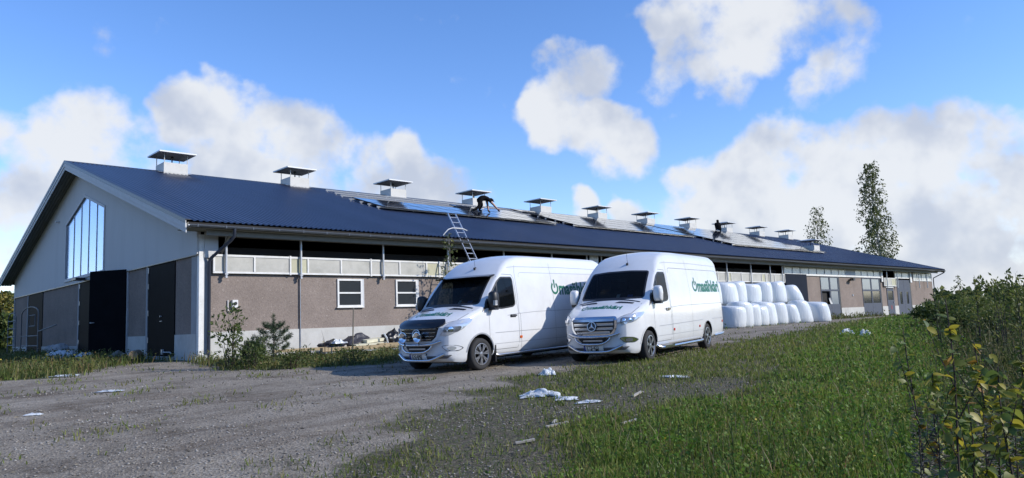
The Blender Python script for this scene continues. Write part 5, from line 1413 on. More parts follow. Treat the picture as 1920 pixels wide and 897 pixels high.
# ------------------------------------------------------------------ rubbish by the wall
M_TIMBER = mat('weathered_timber', (.34, .26, .15), .85, var=.25, vscale=3, stretch=(1, 8, 8))
M_WOOL = mat('insulation_slab', (.60, .57, .43), .95, var=.12, vscale=6, bump=.4, bscale=30)
M_BAG = mat('black_sack', (.010, .010, .012), .32, bump=.9, bscale=9, spec=.5)
M_TARP = mat('grey_tarp', (.035, .035, .045), .5, bump=.6, bscale=6)
M_FILM = mat('white_film', (.52, .55, .57), .35, bump=.5, bscale=12)
M_SHEETM = mat('sheet_metal_strip', (.42, .46, .50), .3, .4)
def lump(name, m, size, seed, label, cat, loc, rz_=0., flat=.0, n=5, rough=.3, group=None, freq=1.):
    """crumpled closed body"""
    bm = bmesh.new(); bmesh.ops.create_icosphere(bm, subdivisions=n - 1 if n < 5 else 4, radius=1)
    for v in bm.verts:
        d = v.co.normalized()
        k = 1 + rough * (mnoise.noise(d * 1.7 * freq + Vector((seed, 0, 0))) + .6 * mnoise.noise(d * 4.1 * freq + Vector((0, seed, 0))) + .35 * abs(mnoise.noise(d * 9. * freq + Vector((0, 0, seed)))))
        v.co = Vector((d.x * size[0] * k, d.y * size[1] * k, max(d.z, -.35) * size[2] * k))
    me = bpy.data.meshes.new(name); bm.to_mesh(me); bm.free()
    me.polygons.foreach_set('use_smooth', [True] * len(me.polygons))
    o = link(name, me, None, m); o.location = loc; o.rotation_euler = (0, 0, rz_)
    if label: tag(o, label, cat, group)
    return o
def sheet(name, m, w, l_, seed, loc, rz_, label, cat, amp=.10, group=None, n=26, shape=None):
    """crumpled film lying on the ground"""
    V, F = [], []
    for j in range(n + 1):
        for i in range(n + 1):
            u, t = i / n - .5, j / n - .5
            k = 1 + .35 * mnoise.noise((u * 3 + seed, t * 3, 1)); 
            if shape: k *= shape(u, t)
            x, y = u * w * k, t * l_ * k
            x += .10 * w * mnoise.noise((u * 6, t * 6, seed)); y += .10 * w * mnoise.noise((u * 6, t * 6, seed + 5))
            e = max(0, 1 - (2 * max(abs(u), abs(t))) ** 2.5)
            z = .012 + amp * e * (.35 + .9 * abs(mnoise.noise((u * 3.2 + seed, t * 3.2, 0)))) + .14 * amp * abs(mnoise.noise((u * 9, t * 9 + seed, 2)))
            X, Y = loc[0] + x * math.cos(rz_) - y * math.sin(rz_), loc[1] + x * math.sin(rz_) + y * math.cos(rz_)
            V.append((x, y, z + gz(X, Y) - gz(loc[0], loc[1])))
    for j in range(n):
        for i in range(n): a = j * (n + 1) + i; F.append((a, a + 1, a + n + 2, a + n + 1))
    o = link(name, fast_mesh(name, V, F, smooth=True), None, m); o.location = (loc[0], loc[1], gz(loc[0], loc[1])); o.rotation_euler = (0, 0, rz_)
    tag(o, label, cat, group); return o
def plank(x0, y0, x1, y1, w, t, z, m, label, name='timber_board', cat='board', roll=0):
    a, b = Vector((x0, y0, z + gz(x0, y0))), Vector((x1, y1, z + gz(x1, y1))); d = b - a
    o = MB().box(0, d.length, -w / 2, w / 2, 0, t).build(name, m)
    o.location = a; o.rotation_euler = (roll, -math.atan2(d.z, d.xy.length), math.atan2(d.y, d.x)); tag(o, label, cat); return o
plank(2.1, -1.0, 4.3, -1.15, .16, .10, .16, M_TIMBER, 'short yellowish beam lying behind the small pine')
plank(3.5, -1.75, 8.9, -2.1, .22, .13, .10, M_TIMBER, 'long yellowish beam lying in front of the rubbish heap')
plank(3.4, -2.05, 8.6, -2.5, .28, .035, .05, M_SHEETM, 'flat pale metal strip lying in the weeds before the long beam', 'metal_strip', 'metal strip')
plank(5.9, -1.6, 8.9, -1.75, .20, .12, .14, M_TIMBER, 'beam end sticking out under the black sack')
for x_, w_ in ((3.1, 'left'), (3.9, 'right')):
    pass
MB_ = MB().box(3.25, 3.75, -1.5, -.95, gz(3.5, -1.2) - .05, gz(3.5, -1.2) + .15).build('concrete_piece', M_CONC); tag(MB_, 'grey concrete block carrying the short beam', 'block')
lump('tarp_bundle', M_TARP, (.50, .30, .24), 3.1, 'dark grey tarpaulin bundle at the left end of the rubbish heap', 'tarpaulin', (4.35, -1.0, .10), .0, rough=.35)
sheet('film_scrap', M_FILM, .55, .42, 5.5, (4.4, -1.25), .2, 'pale film scrap on the dark tarpaulin bundle', 'film', .18).location.z += .34
# old lining sheet arched over insulation slabs
o = sheet('lining_sheet', M_TARP, 1.5, .75, 3.3, (5.55, -.85), .03, 'curled dark sheet lying over pale insulation slabs', 'sheet', .22, shape=lambda u, t: 1)
for vt in o.data.vertices: vt.co.z += .20 + .26 * max(0, 1 - (vt.co.x / .85) ** 2) * (1 if vt.co.y > -.1 else .75) - .12 * max(0, -vt.co.y)
o.modifiers.new('s', 'SOLIDIFY').thickness = .025
for i, (x_, y_, z_, l_, w_, t_, a_, lb) in enumerate([(5.0, -1.55, .14, 1.35, .50, .13, .03, 'lower pale insulation slab in the rubbish heap'), (5.55, -1.42, .29, .85, .45, .11, .10, 'upper pale insulation slab under the curled dark sheet')]):
    mb = MB().box(0, l_, 0, w_, 0, t_).build('insulation_slab', M_WOOL); mb.location = (x_, y_, gz(x_, y_) + z_); mb.rotation_euler = (.06, -.06 if i else -.03, a_); tag(mb, lb, 'insulation')
lump('rubbish_sack', M_BAG, (.50, .36, .46), 8.2, 'crumpled black plastic sack at the right end of the rubbish heap', 'sack', (6.85, -1.2, .10), .1, rough=.42, freq=1.3)
lump('rubbish_sack', M_BAG, (.42, .36, .30), 2.4, 'small black plastic sack lying against the big crumpled one', 'sack', (7.55, -1.30, .08), .4, rough=.4)
MB().tube([(6.35, -1.58, .10), (6.27, -1.62, .34), (6.2, -1.55, .50)], .035, 6).build('film_strip', M_FILM) and tag(bpy.data.objects['film_strip'], 'white film strip hanging on the black sack', 'film')
st_ = MB().tube([(4.2, -2.6, gz(4.2, -2.6) - .1), (4.33, -2.5, 1.45)], .022, 6).build('fence_stake', mat('old_stake', (.16, .14, .11), .9)); tag(st_, 'thin grey stake leaning in the weeds before the wall', 'stake')

# plastic scraps on the grass
def spot(px, py): 
    P = px_ground(px, py); return (P.x, P.y)
TR = 'plastic scraps on the ground'
sheet('plastic_sheet', M_FILM, .62, .30, 1.3, spot(1012, 744), R(-50), 'largest crumpled white plastic sheet lying on the trampled grass', 'plastic', .13)
sheet('plastic_scrap', M_FILM, .34, .22, 2.3, spot(1062, 750), R(-40), 'small white plastic scrap just right of the largest plastic sheet', 'plastic', .05)
sheet('plastic_scrap', M_FILM, .34, .16, 3.9, spot(1104, 756), R(-45), 'thin white plastic scrap farther right of the largest plastic sheet', 'plastic', .04)
sheet('plastic_scrap', M_FILM, .30, .26, 4.7, spot(1026, 704), R(-40), 'crumpled white plastic scrap at the gravel edge below the two vans', 'plastic', .16)
sheet('plastic_scrap', M_FILM, .50, .22, 6.1, spot(205, 735), R(-40), 'narrow pale plastic scrap lying on the gravel at the left', 'plastic', .03)
sheet('plastic_scrap', M_FILM, .22, .14, 7.7, spot(65, 780), R(-30), 'small white plastic scrap lying on the gravel near the left edge', 'plastic', .04)
sheet('plastic_scrap', M_FILM, .7, .35, 8.1, spot(122, 706), R(-40), 'white plastic scrap in the weeds left of the gable corner', 'plastic', .05)
sheet('plastic_scrap', M_FILM, .5, .3, 9.3, spot(1265, 708), R(-40), 'pale plastic shred in the grass in front of the nearer van', 'plastic', .03)
sheet('plastic_scrap', M_FILM, .5, .28, 9.9, spot(1590, 628), R(-40), 'left white plastic shred in the meadow before the glazed doors', 'plastic', .22)
sheet('plastic_scrap', M_FILM, .42, .30, 10.4, spot(1622, 632), R(-40), 'right white plastic shred in the meadow before the glazed doors', 'plastic', .26)
for i, (px, py, l_, a_) in enumerate([(1195, 742, .32, .9), (1045, 800, .30, .3), (985, 832, .22, .1), (1040, 795, .16, 1.2), (1180, 795, .26, .5)]):
    x_, y_ = spot(px, py); o = MB().box(-l_ / 2, l_ / 2, -.02, .02, 0, .02).build('wood_splinter', mat('bleached_wood', (.36, .33, .28), .9)); o.location = (x_, y_, gz(x_, y_) + .015); o.rotation_euler = (.1, -.12, a_ - .7)
    tag(o, ['upright pale stick on the bare patch below the nearer van', 'long pale stick on the bare soil below the largest plastic sheet', 'short flat stick lying on the bare soil in the lower middle', 'dark short stick beside the long pale stick', 'thin stick at the edge of the thick foreground grass'][i], 'stick')

# ------------------------------------------------------------------ things by the gable
def gy(px, py, X):
    d = CF + CR * ((px - 960) / CAM_F) - CU * ((py - 448.5) / CAM_F); t = (X - CAM.x) / d.x; return CAM + d * t
M_GATE = mat('dull_gate_steel', (.13, .135, .14), .6, .2, var=.2, vscale=8)
gt = empty('feed_gate', (-.9, 21.5, gz(-.9, 21.5))); tag(gt, 'grey tubular steel feed gate leaning before the gable wall', 'gate')
gr = MB()
def arch(y0, y1, h, x, r=.03):
    pts = [(x, y0, 0), (x, y0, h - .35)] + [(x, (y0 + y1) / 2 - (y1 - y0) / 2 * math.cos(a), h - .35 + .35 * math.sin(a)) for a in np.linspace(.3, math.pi - .3, 7)] + [(x, y1, h - .35), (x, y1, 0)]
    return MB().tube(pts, r, 6)
arch(-3.3, 0.6, 2.5, 0).build('hoop', M_GATE, gt, smooth=True)
arch(.9, 2.9, 2.3, -.2).build('hoop', M_GATE, gt, smooth=True)
for z in (.55, 1.0, 1.45, 1.85): MB().tube([(-.2, .9, z), (-.2, 2.9, z)], .028, 6).build('bar', M_GATE, gt)
for z in (.5, 1.0): MB().tube([(0, -3.3, z), (0, .6, z)], .028, 6).build('bar', M_GATE, gt)
MB().tube([(0, -2.6, 1.5), (0, -1.3, 1.5), (0, -1.3, 2.05), (0, -2.6, 2.05), (0, -2.6, 1.5)], .026, 6).build('feed_hatch', M_GATE, gt)
MB().tube([(0, -3.3, 1.2), (0, -6.9, 1.45)], .03, 6).build('long_bar', M_GATE, gt)
for i, (y_, s_, lb) in enumerate([(16.6, .26, 'middle'), (17.6, .22, 'left'), (15.4, .34, 'right')]):
    lump('stone', mat('pale_stone', (.34, .34, .34), .9, var=.2, vscale=4), (s_, s_ * 1.1, s_ * .9), 12 + i, '%s of three pale stones at the foot of the gable wall' % lb, 'stone', (-.5, y_, gz(0, y_) + .3), rough=.2)
def sack(px, py, size, seed, label): 
    P = px_ground(px, py); lump('white_sack', M_FILM, size, seed, label, 'sack', (P.x, P.y, P.z + .02), R(-40), rough=.35)
P_ = Vector((-1.6, 8.9, 0))
lump('white_sack', M_FILM, (.65, .38, .28), 5.2, 'big crumpled white sack lying before the open black door', 'sack', (-1.9, 8.9, gz(-1.9, 8.9) + .08), R(-50), rough=.4)
lump('white_sack', M_FILM, (.34, .28, .22), 6.2, 'smaller white sack under the open black door', 'sack', (-1.5, 7.2, gz(-1.5, 7.2) + .06), R(-30), rough=.35)
lump('rubble_stone', mat('brown_stone', (.22, .20, .17), .95, var=.2, vscale=5), (.30, .30, .26), 3.3, 'brown rubble stone between the two black doors', 'stone', (-1.0, 5.0, gz(-1, 5) + .05), rough=.3)
lg = MB().tube([(-1.35, 2.05, 0.15), (-1.0, 2.7, .17)], .14, 14).build('log', mat('bark_log', (.20, .15, .10), .9, var=.3, vscale=8), smooth=True, angle=50); tag(lg, 'short cut log lying in front of the black gable door', 'log')
br = empty('blue_barrel', (1.2, W + 2.6, gz(1, W) )); tag(br, 'blue plastic barrel behind the far gable corner', 'barrel')
MB().lathe([(0, 0), (.27, 0), (.29, .05), (.29, .28), (.30, .30), (.29, .32), (.29, .58), (.30, .60), (.29, .62), (.29, .85), (.27, .9), (0, .9)], lambda a, b, h: (a, b, h), 20).build('drum', mat('blue_plastic', (.02, .05, .16), .4), br, smooth=True, angle=30)
MB().lathe([(0, .9), (.25, .9), (.25, .94), (0, .95)], lambda a, b, h: (a, b, h), 20).build('lid', mat('pale_lid', (.30, .38, .45), .4), br)
lump('rag', M_WHITE2, (.12, .05, .45), 4.4, 'pale rag leaning on the closed black door', 'rag', (-.25, 10.2, gz(0, 10) + .25), rough=.2)
# ------------------------------------------------------------------ plants
def np_gz(x, y):
    d = np.hypot(x - CAM.x, y - CAM.y)
    z = np.interp(d, _GD, _GZ)
    b = .022 * np.sin(x * 1.3 + .7 * np.sin(y * .9)) * np.sin(y * 1.1 + .5 * x) + .012 * np.sin(3.1 * x + 1.7 * y) + .008 * np.sin(5.3 * y - 2.2 * x)
    return z + b * np.maximum(0, 1 - d / 60)
_GD = np.concatenate([np.linspace(0, 70, 400), [5200]]); _GZ = np.array([_gz(float(d)) for d in _GD])
def leaf_quads(P, D, size, wid=.5, fold=.15):
    """P (n,3) leaf bases, D (n,3) directions, size (n,) -> kite-shaped leaves of two triangles each, as arrays"""
    n = len(P); D = D / np.linalg.norm(D, axis=1, keepdims=True)
    a = rng.normal(size=(n, 3)); S = np.cross(D, a); S /= np.linalg.norm(S, axis=1, keepdims=True) + 1e-9
    N = np.cross(D, S)
    s = size[:, None]
    V = np.empty((n, 4, 3)); V[:, 0] = P; V[:, 1] = P + D * s * .45 + S * s * wid * .5 + N * s * fold * .3; V[:, 2] = P + D * s; V[:, 3] = P + D * s * .45 - S * s * wid * .5 + N * s * fold * .3
    F = (np.arange(n)[:, None] * 4 + np.array([0, 1, 2, 3])[None]).astype(np.int32)
    return V.reshape(-1, 3), F
G_DARK = [(.048, .066, .016), (.085, .115, .027), (.13, .16, .040), (.19, .19, .058)]
G_MID = [(.035, .055, .015), (.060, .092, .022), (.095, .13, .034), (.14, .155, .045)]
G_BIRCH = [(.045, .066, .022), (.078, .105, .034), (.115, .14, .042), (.21, .20, .06)]
M_LDARK = leaf_mat('dark_bush_leaves', G_DARK, trans=.45); M_LMID = leaf_mat('green_leaves', G_MID); M_LBIRCH = leaf_mat('birch_leaves', G_BIRCH)
M_LYEL = leaf_mat('yellowing_leaves', [(.065, .085, .02), (.11, .12, .028), (.18, .17, .035), (.28, .22, .04)])
M_NEEDLE = leaf_mat('pine_needles', [(.022, .044, .020), (.038, .068, .030), (.058, .088, .04)], trans=.1)
M_BARK = mat('grey_bark', (.10, .085, .07), .9, var=.3, vscale=8)
M_BIRCHBARK = mat('birch_bark', (.42, .40, .36), .8, var=.3, vscale=6, dirt=(.05, .045, .04, .9), dscale=9)
M_STEM = mat('red_brown_stem', (.045, .030, .024), .8)
def tree(name, label, cat, loc, h, crown, leaves, lsize, bark, lm, seed, r0=.10, z_from=.15, droop=.2, n_br=40, group=None, lean=(0, 0), spread=1.0):
    """crown(t) -> radius of the crown at height fraction t"""
    rd = np.random.default_rng(seed); root = empty(name, loc); tag(root, label, cat, group)
    tp = [Vector((lean[0] * t * h + .03 * h * math.sin(t * 5 + seed) * t, lean[1] * t * h + .03 * h * math.cos(t * 4 + seed) * t, t * h)) for t in np.linspace(0, 1, 9)]
    MB().tube(tp, [r0 * (1 - .92 * t) for t in np.linspace(0, 1, 9)], 8).build('trunk', bark, root, smooth=True)
    br = MB(); P, D, S = [], [], []
    for k in range(n_br):
        t = z_from + (1 - z_from) * (k + rd.random() * .8) / n_br; t = min(t, .985)
        a = k * 2.4 + rd.random(); i = min(7, int(t * 8)); c = tp[i].lerp(tp[i + 1], t * 8 - i)
        rr = crown(t) * rd.uniform(.55, 1.1); d = Vector((math.cos(a), math.sin(a), rd.uniform(.35, .9)))
        q = [c, c + Vector((d.x * rr * .5, d.y * rr * .5, rr * .45)), c + Vector((d.x * rr, d.y * rr, rr * .55)), c + Vector((d.x * rr * 1.15, d.y * rr * 1.15, rr * .55 - droop * rr))]
        br.tube(q, [r0 * .30 * (1 - t * .6), r0 * .2 * (1 - t * .6), r0 * .10, r0 * .04], 5, cap=False)
        m = max(3, int(leaves / n_br * (crown(t) / max(crown(x) for x in (.2, .4, .6, .8))) ** 1.0))
        for _ in range(m):
            u = rd.random() ** .7; j = min(2, int(u * 3)); p = q[j].lerp(q[j + 1], u * 3 - j)
            off = Vector(rd.normal(size=3)) * rr * .16 * spread
            P.append(p + off - Vector((0, 0, abs(rd.normal()) * droop * rr * .5))); D.append(Vector((d.x * .4, d.y * .4, -droop * 2)) + Vector(rd.normal(size=3)) * .7); S.append(lsize * rd.uniform(.6, 1.3))
    br.build('limbs', bark, root, fix=False)
    V, F = leaf_quads(np.array(P), np.array(D), np.array(S), .62)
    link('crown', fast_mesh('crown', V, F), root, lm)
    return root
def at_depth(px, py, depth):
    return CAM + (CF + CR * ((px - 960) / CAM_F) - CU * ((py - 448.5) / CAM_F)) * depth
# trees behind the barn
p = at_depth(1652, 480, 100); tree('birch_tree', 'tall narrow birch standing behind the far end of the barn', 'tree', (p.x, p.y, 0), 20.6, lambda t: 2.0 * min(1, .42 + 1.5 * t) * (1 - .60 * t ** 2.6), 8200, .30, M_BIRCHBARK, M_LBIRCH, 3, .22, .08, .5, 110, lean=(-.01, .0))
p = at_depth(1531, 440, 100); tree('birch_tree', 'smaller sparse birch rising behind the ridge, left of the tall birch', 'tree', (p.x, p.y, 0), 14.6, lambda t: 2.5 * (1.05 - t) ** .5, 2300, .27, M_BARK, M_LBIRCH, 5, .15, .45, .7, 46)
p = at_depth(1602, 470, 100); tree('spruce_tip', 'small dark tree tip just above the roof between the two birches', 'tree', (p.x, p.y, 0), 8.9, lambda t: 1.2 * (1.02 - t) + .15, 900, .35, M_BARK, M_LDARK, 6, .12, .2, .3, 40)
for i, (px, py, dp, h, lm, lb) in enumerate([(8, 560, 62, 4.9, M_LYEL, 'yellowish tree behind the far gable corner at the left edge'), (24, 570, 70, 5.4, M_LDARK, 'dark tree touching the far gable corner'), (-25, 560, 66, 5.6, M_LDARK, 'dark tree at the left edge of the picture beyond the barn'), (12, 600, 52, 2.6, M_LMID, 'low green bush behind the barrel at the far gable corner')]):
    p = at_depth(px, py, dp); tree('leafy_tree', lb, 'tree', (p.x, p.y, 0), h, lambda t, h=h: .32 * h * math.sin(math.pi * min(1, t * .85 + .12)) ** .7, 2600, .30, M_BARK, lm, 20 + i, .10, .06, .15, 60, 'trees at the left beyond the barn')
# woods on the horizon; unseen ones behind the camera, added to darken reflections
def woods(name, label, r0, r1, a0, a1, n, h0, h1, seed, lm, leaf, per):
    rd = np.random.default_rng(seed); P, D, S = [], [], []
    for k in range(n):
        a = a0 + (a1 - a0) * rd.random(); r = rd.uniform(r0, r1); x, y = CAM.x + r * math.cos(a), CAM.y + r * math.sin(a)
        if -15 < x < 95 and -12 < y < 45: continue
        h = rd.uniform(h0, h1); w = h * rd.uniform(.18, .3)
        u = rd.random(per); ang = rd.random(per) * 6.283; con = rd.random() < .5
        prof = (1 - u) ** .8 if con else np.sin(np.pi * np.clip(u * .9 + .1, 0, 1)) ** .6
        rr = w * prof * np.sqrt(rd.random(per)) * rd.uniform(.7, 1.1, per)
        P.append(np.stack([x + rr * np.cos(ang), y + rr * np.sin(ang), u * h + (0 if r > 60 else gz(x, y))], 1)); D.append(np.stack([np.cos(ang), np.sin(ang), rd.uniform(-.8, .5, per)], 1)); S.append(leaf * rd.uniform(.6, 1.4, per))
    V, F = leaf_quads(np.concatenate(P), np.concatenate(D), np.concatenate(S), .9)
    tag(link(name, fast_mesh(name, V, F), None, lm), label, 'woods', kind='stuff')
YA = math.pi / 2 - CAM_YAW
woods('far_woods', 'dark line of woods along the horizon', 620, 800, YA - 1.2, YA + 1.2, 900, 7, 13, 31, M_LDARK, 4.5, 40)
woods('unseen_woods', 'unseen dark woods behind the camera, added for their reflections in the glass', 70, 110, YA + 1.25, YA + 2 * math.pi - 1.25, 260, 8, 13, 32, M_LDARK, 1.6, 160)

def bush(name, label, loc, h, w, leaves, lsize, lm, seed, group=None, stems=14, upright=.6, stem_m=None, tip=0.):
    rd = np.random.default_rng(seed); root = empty(name, loc); tag(root, label, 'shrub', group)
    st = MB(); P, D, S = [], [], []
    for k in range(stems):
        a = rd.random() * 6.283; hh = h * rd.uniform(.55, 1.0) * (1 if k else 1.05); rr = w * rd.uniform(.15, 1.0)
        b0 = Vector((math.cos(a) * w * .15, math.sin(a) * w * .15, -.05)); tipv = Vector((math.cos(a) * rr, math.sin(a) * rr, hh)); mid = Vector((tipv.x * .45, tipv.y * .45, hh * .6))
        q = [b0, mid.lerp(b0, .5) + Vector((0, 0, .05 * hh)), mid, mid.lerp(tipv, .55) + Vector((0, 0, .03 * hh)), tipv]
        st.tube(q, [.006 + .003 * h, .005 + .002 * h, .005, .003, .0015], 5, cap=False)
        m = int(leaves / stems)
        for _ in range(m):
            u = .06 + .94 * rd.random() ** (.8 if tip == 0 else .75); j = min(3, int(u * 4)); p = q[j].lerp(q[j + 1], u * 4 - j)
            out = Vector(rd.normal(size=3)); P.append(p + out * (.16 * w * (1.25 - u) + .012)); dd = out * .8 + Vector((math.cos(a) * .4, math.sin(a) * .4, upright)); D.append(dd); S.append(lsize * rd.uniform(.55, 1.25))
    st.build('stems', stem_m or M_STEM, root, fix=False)
    V, F = leaf_quads(np.array(P), np.array(D), np.array(S), .5)
    link('foliage', fast_mesh('foliage', V, F), root, lm)
    return root
def gpos(px, py):
    P = px_ground(px, py); return (P.x, P.y, P.z)
bush('young_shrub', 'leafy young shrub growing at the barn corner below the outlet box', gpos(432, 692), 1.75, .62, 620, .105, M_LMID, 41, stems=11)
bush('young_shrub', 'low bushy growth at the foot of the corner shrub', gpos(470, 692), .75, .75, 700, .09, M_LMID, 42, stems=16, upright=.3)
bush('low_shrub', 'low green shrub right of the small pine', gpos(545, 692), .55, .60, 520, .075, M_LMID, 43, stems=16, upright=.3)
bush('low_shrub', 'low shrub in front of the long beam', gpos(660, 684), .55, .55, 420, .07, M_LMID, 44, stems=14, upright=.3)
bush('dry_shrub', 'bare thin twigs standing before the plinth', gpos(612, 676), 1.1, .30, 12, .04, M_LYEL, 45, stems=4)
# small pine
def pine(loc, h, label, seed):
    rd = np.random.default_rng(seed); root = empty('pine_sapling', loc); tag(root, label, 'pine')
    MB().tube([(0, 0, -.1), (.01, 0, h * .5), (0, .01, h * .92)], [.024, .016, .008], 6).build('trunk', M_BARK, root)
    P, D, S = [], [], []; br = MB()
    def shoot(a, b, n):
        for _ in range(n):
            t = rd.random(); p = a.lerp(b, .15 + .85 * t); d = (b - a).normalized()
            P.append(p); D.append(d * .7 + Vector(rd.normal(size=3)) * .75); S.append(.10 * rd.uniform(.7, 1.2))
    shoot(Vector((0, 0, h * .55)), Vector((0, 0, h)), 230)
    for lvl, (z, l_, n) in enumerate(((.18, .40, 6), (.34, .46, 7), (.52, .38, 6), (.70, .26, 5))):
        for k in range(n):
            a = k * 6.283 / n + lvl; c = Vector((0, 0, z * h)); e = Vector((math.cos(a) * l_ * h * .85, math.sin(a) * l_ * h * .85, z * h + l_ * h * .55)); m_ = c.lerp(e, .55) - Vector((0, 0, .05 * h))
            br.tube([c, m_, e], [.008, .006, .003], 4, cap=False); shoot(m_, e, 85); shoot(c, m_, 30)
            for sg in (-1, 1):
                e2 = m_ + Vector((math.cos(a + sg * .8), math.sin(a + sg * .8), .7)) * l_ * h * .36; shoot(m_, e2, 40)
    br.build('limbs', M_BARK, root, fix=False)
    V, F = leaf_quads(np.array(P), np.array(D), np.array(S), .10)
    link('needles', fast_mesh('needles', V, F), root, M_NEEDLE)
pine(gpos(513, 681), 1.38, 'small young pine growing before the pale plinth', 51)
pine(gpos(474, 688), .80, 'lower young pine half hidden by the corner shrub', 52)
# young birch by the ladder, between the wall and the van
d_ = CF + CR * ((846 - 960) / CAM_F) - CU * ((560 - 448.5) / CAM_F); t_ = (-1.1 - CAM.y) / d_.y; q_ = CAM + d_ * t_
tree('birch_sapling', 'young birch growing by the ladder behind the vans', 'tree', (q_.x, q_.y, gz(q_.x, q_.y)), 4.6, lambda t: .62 * (1.12 - t) ** .7, 620, .115, M_BIRCHBARK, M_LBIRCH, 61, .035, .22, .35, 34, lean=(-.02, 0))
# bushes along the right side
BG = 'bushes at the right of the meadow'
bs = [(1918, 650, 1.35, 1.0, M_LDARK, 'tall dark bush at the right edge of the picture'), (1930, 622, 1.75, 1.3, M_LDARK, 'highest dark bush at the right edge, behind the nearest dark one'), (1862, 640, 1.0, .9, M_LDARK, 'dark bush left of the tall one at the right edge'), (1815, 632, .9, .85, M_LMID, 'green bush between the meadow and the dark bushes'), (1885, 612, 1.25, 1.2, M_LDARK, 'dark bush behind, second from the right edge'),
      (1780, 618, 1.0, .95, M_LMID, 'greener bush covering the foot of the far barn corner'), (1815, 600, 1.15, 1.4, M_LDARK, 'bush farther back to the right of the barn corner'), (1770, 598, 1.1, 1.2, M_LMID, 'bush at the far barn corner by the downpipe'), (1860, 592, 1.35, 1.8, M_LDARK, 'far dark bush right of the young spruce'), (1905, 590, 1.6, 1.8, M_LDARK, 'far dark bush near the right edge, behind the others'), (1740, 606, .8, .8, M_LMID, 'low bush before the east end wall')]
for i, (px, py, h, w, lm, lb) in enumerate(bs):
    bush('meadow_bush', lb, gpos(px, py), h * .86, w, 3000 if py > 605 else 2600, .085 if py > 625 else .13, lm, 70 + i, BG, 26, .5, tip=1)
pp = at_depth(1802, 560, 38); tree('young_spruce', 'young pointed tree rising above the bushes right of the barn', 'tree', (pp.x, pp.y, 0), 2.25, lambda t: .62 * (1.05 - t), 900, .11, M_BARK, M_LDARK, 90, .03, .1, .1, 40)
# tall stems with leaves that rise over the bushes
for i, (px, py, dp, tp) in enumerate([(1835, 640, 13.5, 500), (1868, 640, 13, 518), (1885, 640, 12.5, 510), (1900, 640, 14, 492), (1762, 630, 16, 548), (1915, 640, 11, 520)]):
    b_ = at_depth(px, py, dp); t2 = at_depth(px, tp, dp); h = t2.z - gz(b_.x, b_.y)
    bush('tall_weed', ['willow shoot standing over the dark bushes, leftmost', 'willow shoot second from left over the dark bushes', 'willow shoot third from left over the dark bushes', 'tallest willow shoot over the dark bushes', 'thin weed stem before the far barn corner', 'willow shoot at the right picture edge'][i], (b_.x, b_.y, gz(b_.x, b_.y)), h, .16, 130, .085, M_LDARK if i != 4 else M_LMID, 100 + i, 'willow shoots', 3, .8, tip=1)
# saplings with broad yellowing leaves in the near right corner: each leaf a piece of its own
def leaf_mesh(seed, m):
    rd = random.Random(seed); mb = MB(); n = 6
    vs = []; w = .36 + .08 * rd.random(); bend = rd.uniform(.05, .22)
    for i in range(n + 1):
        t = i / n; ww = w * math.sin(math.pi * min(1, .06 + t * .94)) ** .75 * (1 - .35 * t)
        z = -bend * t * t
        vs += [(t, -ww, z + .10 * ww * 2), (t, 0, z), (t, ww, z + .10 * ww * 2)]
    fs = []
    for i in range(n):
        a = 3 * i; fs += [(a, a + 3, a + 4, a + 1), (a + 1, a + 4, a + 5, a + 2)]
    me = mb.raw(vs, fs).mesh('leaf', fix=False, smooth=True); me.materials.append(m); return me
def leaf_face_mat(name, c, c2):
    m = mat(name, c, .5, var=.25, vscale=3, dirt=(*c2, .9), dscale=3.0)
    n, l = m.node_tree.nodes, m.node_tree.links; b = n['Principled BSDF']; tr = n.new('ShaderNodeBsdfTranslucent'); tr.inputs[0].default_value = (*c, 1)
    mx = n.new('ShaderNodeMixShader'); mx.inputs[0].default_value = .5; l.new(b.outputs[0], mx.inputs[1]); l.new(tr.outputs[0], mx.inputs[2]); l.new(mx.outputs[0], n['Material Output'].inputs['Surface'])
    return m
LM = [leaf_mesh(1, leaf_face_mat('sapling_leaf_green', (.11, .16, .035), (.17, .19, .04))), leaf_mesh(2, leaf_face_mat('sapling_leaf_olive', (.21, .23, .04), (.14, .16, .035))), leaf_mesh(3, leaf_face_mat('sapling_leaf_yellow', (.40, .34, .04), (.27, .26, .04))), leaf_mesh(4, leaf_face_mat('sapling_leaf_orange', (.42, .22, .04), (.28, .2, .04)))]
